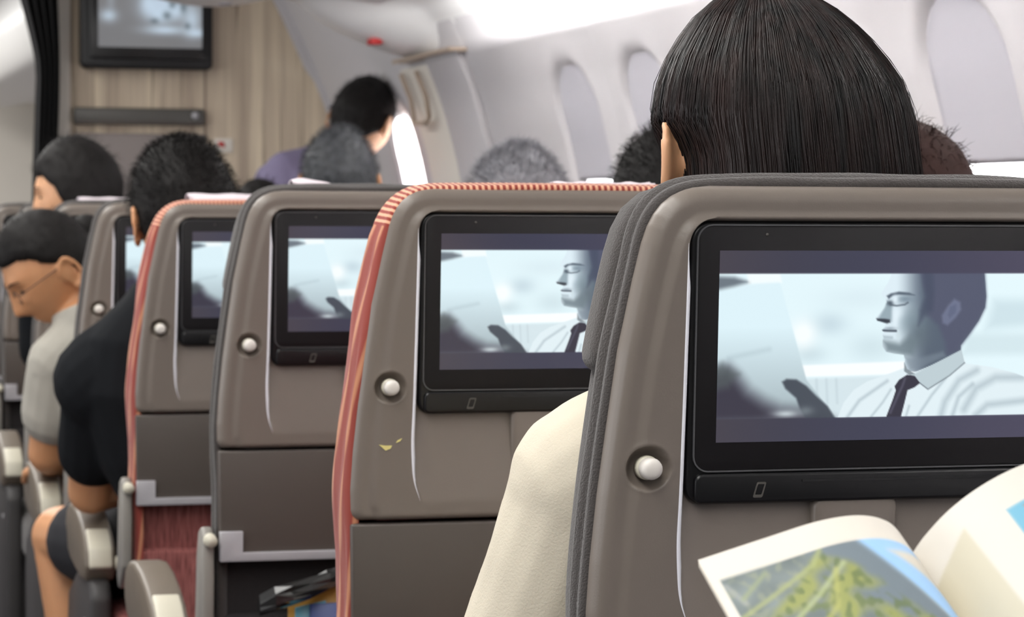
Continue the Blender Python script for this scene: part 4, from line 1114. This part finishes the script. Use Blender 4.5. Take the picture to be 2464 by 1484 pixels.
for sd in (-1, 1):
    b.tube([gl(sd*(0.031+0.019*math.cos(a)), 0.092, 0.004+0.014*math.sin(a)) for a in np.linspace(0, 2*math.pi, 17)], 0.0009, 6)
    b.tube([gl(sd*0.050, 0.090, 0.008), gl(sd*0.074, 0.06, 0.010), gl(sd*0.080, 0.0, 0.008), gl(sd*0.080, -0.012, -0.005)], 0.0010, 6)
b.tube([gl(-0.012, 0.094, 0.006), gl(0.012, 0.094, 0.006)], 0.0014, 6)
link('glasses', b.mesh(), M['glasses'], w2, off2)
# 4. person facing left in the sixth row
J = seated(0.79, rowY(6), -0.03, 0.02); J['neck'] = (0.70, 6.09, 1.03)
person('black-haired passenger facing left below the wood bulkhead', (0.672, 6.10, 1.178), Rh(76, -14, 0), J, hp(M['hair'], 'long', 0.012, 0.004, 3.3, strands=700, slen=0.02, flop=0.8), M['skin'], M['tee_black'], shirt_name='dark_shirt', ears=(0, 0))
# 6-10. heads by the windows
J = seated(X2+0.03, rowY(6)); J['neck'] = (1.265, 6.10, 1.06)
person('passenger with dark grey hair in front of the bending person', (1.268, 6.10, 1.205), Rh(-12, -4, 0), J, hp(M['hairgd'], 'short', 0.013, 0.006, 1.4, strands=3000, slen=0.014, flop=0.5), M['skin2'], M['trouser'], shirt_name='dark_shirt')
J = seated(X2, rowY(4)); J['neck'] = (1.234, 4.44, 1.01)
person('passenger with bushy light grey hair showing above the red seat', (1.236, 4.45, 1.118), Rh(0, 0, 0), J, hp(M['hairg'], 'short', 0.013, 0.007, 5.1, strands=5000, slen=0.020, flop=0.3), M['skin'], M['tee_grey'], shirt_name='shirt')
J = seated(X2, rowY(3)); J['neck'] = (1.24, 3.66, 1.02)
person('passenger with short black hair partly hidden by the woman with the bob', (1.243, 3.66, 1.135), Rh(0, 0, 0), J, hp(M['hair'], 'short', 0.013, 0.005, 7.7, strands=2500, slen=0.014, flop=0.5), M['skin'], M['trouser'], shirt_name='shirt')
J = seated(X2, rowY(2)); J['neck'] = (1.22, 2.8, 0.99)
person('brown-haired passenger showing at the right of the woman with the bob', (1.224, 2.80, 1.108), Rh(0, 0, 0), J, hp(M['hairb'], 'long', 0.014, 0.004, 8.8, strands=1500, slen=0.018, flop=0.95), M['skin'], M['tee_grey'], shirt_name='shirt')
J = seated(X2, rowY(7)); J['neck'] = (1.23, 6.9, 0.98)
person('passenger whose dark crown just shows left of the dark grey head', (1.226, 6.90, 1.095), Rh(0, 0, 0), J, hp(M['hair'], 'short', 0.012, 0.005, 9.1, strands=300), M['skin'], M['trouser'], shirt_name='shirt')
# 11. person bending over by the open window
J = dict(pelvis=(1.40, 7.74, 0.92), chest=(1.48, 7.64, 1.165), neck=(1.575, 7.60, 1.290), sh_l=(1.425, 7.57, 1.245), sh_r=(1.62, 7.72, 1.15), el_l=(1.42, 7.50, 0.98), el_r=(1.66, 7.78, 0.95),
         wr_l=(1.54, 7.54, 0.85), wr_r=(1.68, 7.66, 0.85), hip_l=(1.33, 7.72, 0.88), hip_r=(1.47, 7.76, 0.88), kn_l=(1.33, 7.74, 0.49), kn_r=(1.48, 7.78, 0.49), an_l=(1.33, 7.70, 0.09), an_r=(1.48, 7.74, 0.09))
st, offs = person('person in a lilac jacket with red collar bending towards the open window', (1.643, 7.58, 1.400), Rh(-38, -24, 8), J, hp(M['hair'], 'short', 0.012, 0.004, 12.0, strands=1200, slen=0.014, flop=0.7), M['skin'], M['uniform'], long_sleeve=True, shirt_name='lilac_jacket', group='passengers', vox=0.006, hs=1.04)
b = MB()
b.tube([Vector((1.555, 7.59, 1.262))+Vector((0.112*math.cos(a), 0.105*math.sin(a), -0.02*math.cos(a)-0.01)) for a in np.linspace(0, 2*math.pi, 21)], 0.014, 8)
link('red_collar', b.mesh(), M['red_scarf'], st, offs)

# ------------------------------------------------------------------ magazine held low in front of the nearest seat
dn = Vector((0, -0.907, -0.420)); nr = Vector((0, -0.420, 0.907)); S0 = Vector((0.619, 1.40, 0.941))
# arc of the page's top edge in (x, height along nr), spine at 0
PL = [(0.0, 0.0), (-0.006, 0.010), (-0.018, 0.022), (-0.036, 0.027), (-0.060, 0.024), (-0.090, 0.014), (-0.127, 0.001)]
PR = [(0.0, 0.0), (0.006, 0.013), (0.018, 0.030), (0.036, 0.046), (0.058, 0.058), (0.085, 0.065), (0.125, 0.068)]
def arcf(P):
    pts = catmull([p+(0,) for p in P], 8); d = [0]
    for i in range(len(pts)-1): d.append(d[-1]+(pts[i+1]-pts[i]).length)
    return np.array(d)/d[-1], np.array([p.x for p in pts]), np.array([p.y for p in pts]), d[-1]
PH = 0.20
def page_pos(P, lift):
    d, xs, hs, L_ = arcf(P)
    def f(u, v):
        x = np.interp(u, d, xs); h = np.interp(u, d, hs)+lift; s = v*PH
        return S0.x+x, S0.y+dn.y*s+nr.y*h, S0.z+dn.z*s+nr.z*h
    return f
def left_col(u, v):
    # X: 0 outer edge .. 500 spine; Y: down the page
    X = (1-u)*500; Y = v*PH*2600
    img = np.zeros(u.shape+(3,))+np.array((214, 208, 198.))
    nzv = np.array([[noise.noise(Vector((a/45, b_/45, 2.0))) for a, b_ in zip(ra, rb)] for ra, rb in zip(X, Y)])
    nz2 = np.array([[noise.noise(Vector((a/16, b_/22, 9.0))) for a, b_ in zip(ra, rb)] for ra, rb in zip(X, Y)])
    ph = np.zeros(u.shape+(3,))+np.array((112, 122, 122.))+(nzv*22)[..., None]
    ph = over(ph, 0.55*np.clip(nz2*2.5, 0, 1), (140, 146, 124))
    cloud = poly_cov(X, Y, [(300, 60), (560, 60), (560, 620), (470, 420), (370, 235)], 12)
    ph = over(ph, cloud, (206, 200, 188))
    ph = over(ph, poly_cov(X, Y, [(280, 50), (430, 50), (478, 78), (405, 86), (345, 94), (400, 150), (452, 205), (520, 360), (480, 460), (430, 345), (372, 232)], 12), (150, 190, 230))
    ph = over(ph, poly_cov(X, Y, [(190, 60), (292, 60), (375, 235), (480, 460), (300, 460), (250, 200)], 12), (108, 120, 128))
    green = poly_cov(X, Y, [(30, 200), (150, 125), (200, 78), (222, 76), (252, 104), (284, 152), (300, 205), (350, 270), (470, 520), (40, 520)], 12)
    ph = over(ph, green*np.clip(0.55+nzv*1.6, 0, 1), (138, 144, 84)); ph = over(ph, green*np.clip(nz2*2.4, 0, 0.75), (92, 106, 66))
    for pts, c_ in (([(0, 168), (100, 132), (190, 96), (216, 68)], (158, 164, 108)), ([(60, 230), (170, 165), (245, 110)], (170, 178, 132)), ([(110, 260), (190, 200), (225, 120)], (164, 164, 96)), ([(22, 80), (40, 130)], (150, 154, 152)), ([(40, 120), (100, 80)], (140, 150, 116))):
        ph = over(ph, 0.7*line_cov(X, Y, pts, 5, 5), c_)
    k = poly_cov(X, Y, [(18, 62), (200, 64), (490, 62), (490, 700), (18, 700)], 2.5)*np.clip((495-X)/60, 0, 1)
    return over(img, k, ph)
def right_col(u, v):
    X = u*500; Y = v*PH*2600
    img = np.zeros(u.shape+(3,))+np.array((208, 203, 194.))
    img = over(img, 0.8*poly_cov(X, Y, [(-20, 104), (60, 78), (113, 54), (120, 270), (128, 620), (-20, 620)], 4), (190, 183, 160))
    ph = np.zeros(u.shape+(3,))+np.array((104, 166, 192.))
    ph = over(ph, poly_cov(X, Y, [(224, 86), (236, 82), (250, 138), (290, 160), (360, 150), (520, 170), (520, 400), (310, 350), (248, 262), (232, 188), (238, 154)], 4), (156, 122, 100))
    nz2 = np.array([[noise.noise(Vector((a/16, b_/16, 4.0))) for a, b_ in zip(ra, rb)] for ra, rb in zip(X, Y)])
    ph = over(ph, 0.55*np.clip(nz2*3, 0, 1)*poly_cov(X, Y, [(236, 154), (520, 164), (520, 390), (310, 344), (250, 260)], 4), (112, 78, 60))
    return over(img, poly_cov(X, Y, [(194, 76), (520, 70), (520, 420), (194, 420)], 2), ph)
bk = empty('magazine', tuple(S0+dn*PH)); tag(bk, 'open magazine with a mountain photograph held low in front of the nearest seat', 'magazine')
ob_ = tuple(-c for c in (S0+dn*PH))
link('left_page', grid_print(150, 110, page_pos(PL, 0.0), left_col), M['printcol'], bk, ob_)
link('right_page', grid_print(150, 110, page_pos(PR, 0.0), right_col), M['printcol'], bk, ob_)
def page_block(P, th):
    d, xs, hs, L_ = arcf(P); rings = []
    for s in np.linspace(0.0015, PH, 10):
        topp = [(S0.x+x, S0.y+dn.y*s+nr.y*(h-0.0006), S0.z+dn.z*s+nr.z*(h-0.0006)) for x, h in zip(xs, hs)]
        bot = [(S0.x+x*0.995, S0.y+dn.y*s+nr.y*(h-th*(0.15+0.85*min(1, abs(x)/0.03))), S0.z+dn.z*s+nr.z*(h-th*(0.15+0.85*min(1, abs(x)/0.03)))) for x, h in zip(xs, hs)]
        rings.append(topp+bot[::-1])
    b_ = MB(); b_.ring_loft(rings); return b_.mesh(False)
link('page_block', page_block(PL, 0.0035), M['paper'], bk, ob_); link('page_block', page_block(PR, 0.003), M['paper'], bk, ob_)

# ------------------------------------------------------------------ things in the black pocket of the third seat
Yp = rowY(3)
m_bl = mat('blue_cover', (52, 74, 142), 0.35, 0.1, 20); m_or = mat('orange_cover', (196, 150, 70), 0.35, 0.1, 20); m_cy = mat('cyan_cover', (104, 176, 198), 0.35, 0.1, 20)
def card(name, pts, y0, y1, m_, label):
    return tag(link(name, prism(pts, y0, y1, 0.0006, 1), m_), label, 'magazine', 'papers in the black seat pocket')
card('folded_leaflet', [(0.642, 0.40), (0.80, 0.40), (0.80, 0.668), (0.720, 0.655), (0.642, 0.634)], Yp+0.000, Yp+0.003, m_or, 'white and orange leaflet sticking out of the black seat pocket')
card('booklet', [(0.650, 0.40), (0.69, 0.40), (0.69, 0.636), (0.650, 0.628)], Yp-0.006, Yp-0.003, m_cy, 'pale cyan booklet edge in the black seat pocket')
card('blue_booklet', [(0.668, 0.40), (0.80, 0.40), (0.80, 0.636), (0.668, 0.633)], Yp-0.012, Yp-0.009, m_bl, 'blue booklet standing in the black seat pocket')
m_pl, nt, bs = new_mat('clear_plastic_bag'); bs.inputs['Base Color'].default_value = (0.02, 0.02, 0.02, 1); bs.inputs['Roughness'].default_value = 0.12; bs.inputs['Coat Weight'].default_value = 0.6
b = MB(); rr_ = np.random.default_rng(3)
pts = [(0.600, Yp-0.022, 0.634), (0.618, Yp-0.03, 0.644), (0.640, Yp-0.028, 0.648), (0.665, Yp-0.022, 0.655), (0.690, Yp-0.015, 0.663), (0.715, Yp-0.010, 0.672)]
rings = []
for i, p in enumerate(pts):
    r0_ = 0.012 if i == 0 else 0.017
    rings.append([(p[0], p[1]+r0_*math.cos(a)*(1+0.35*rr_.normal()*0.5), p[2]+r0_*0.8*math.sin(a)*(1+0.35*rr_.normal()*0.5)) for a in np.linspace(0, 2*math.pi, 15)[:-1]])
b.ring_loft(rings); tag(link('plastic_wrapper', b.mesh(False), m_pl), 'crumpled shiny plastic wrapper on the black seat pocket', 'wrapper')
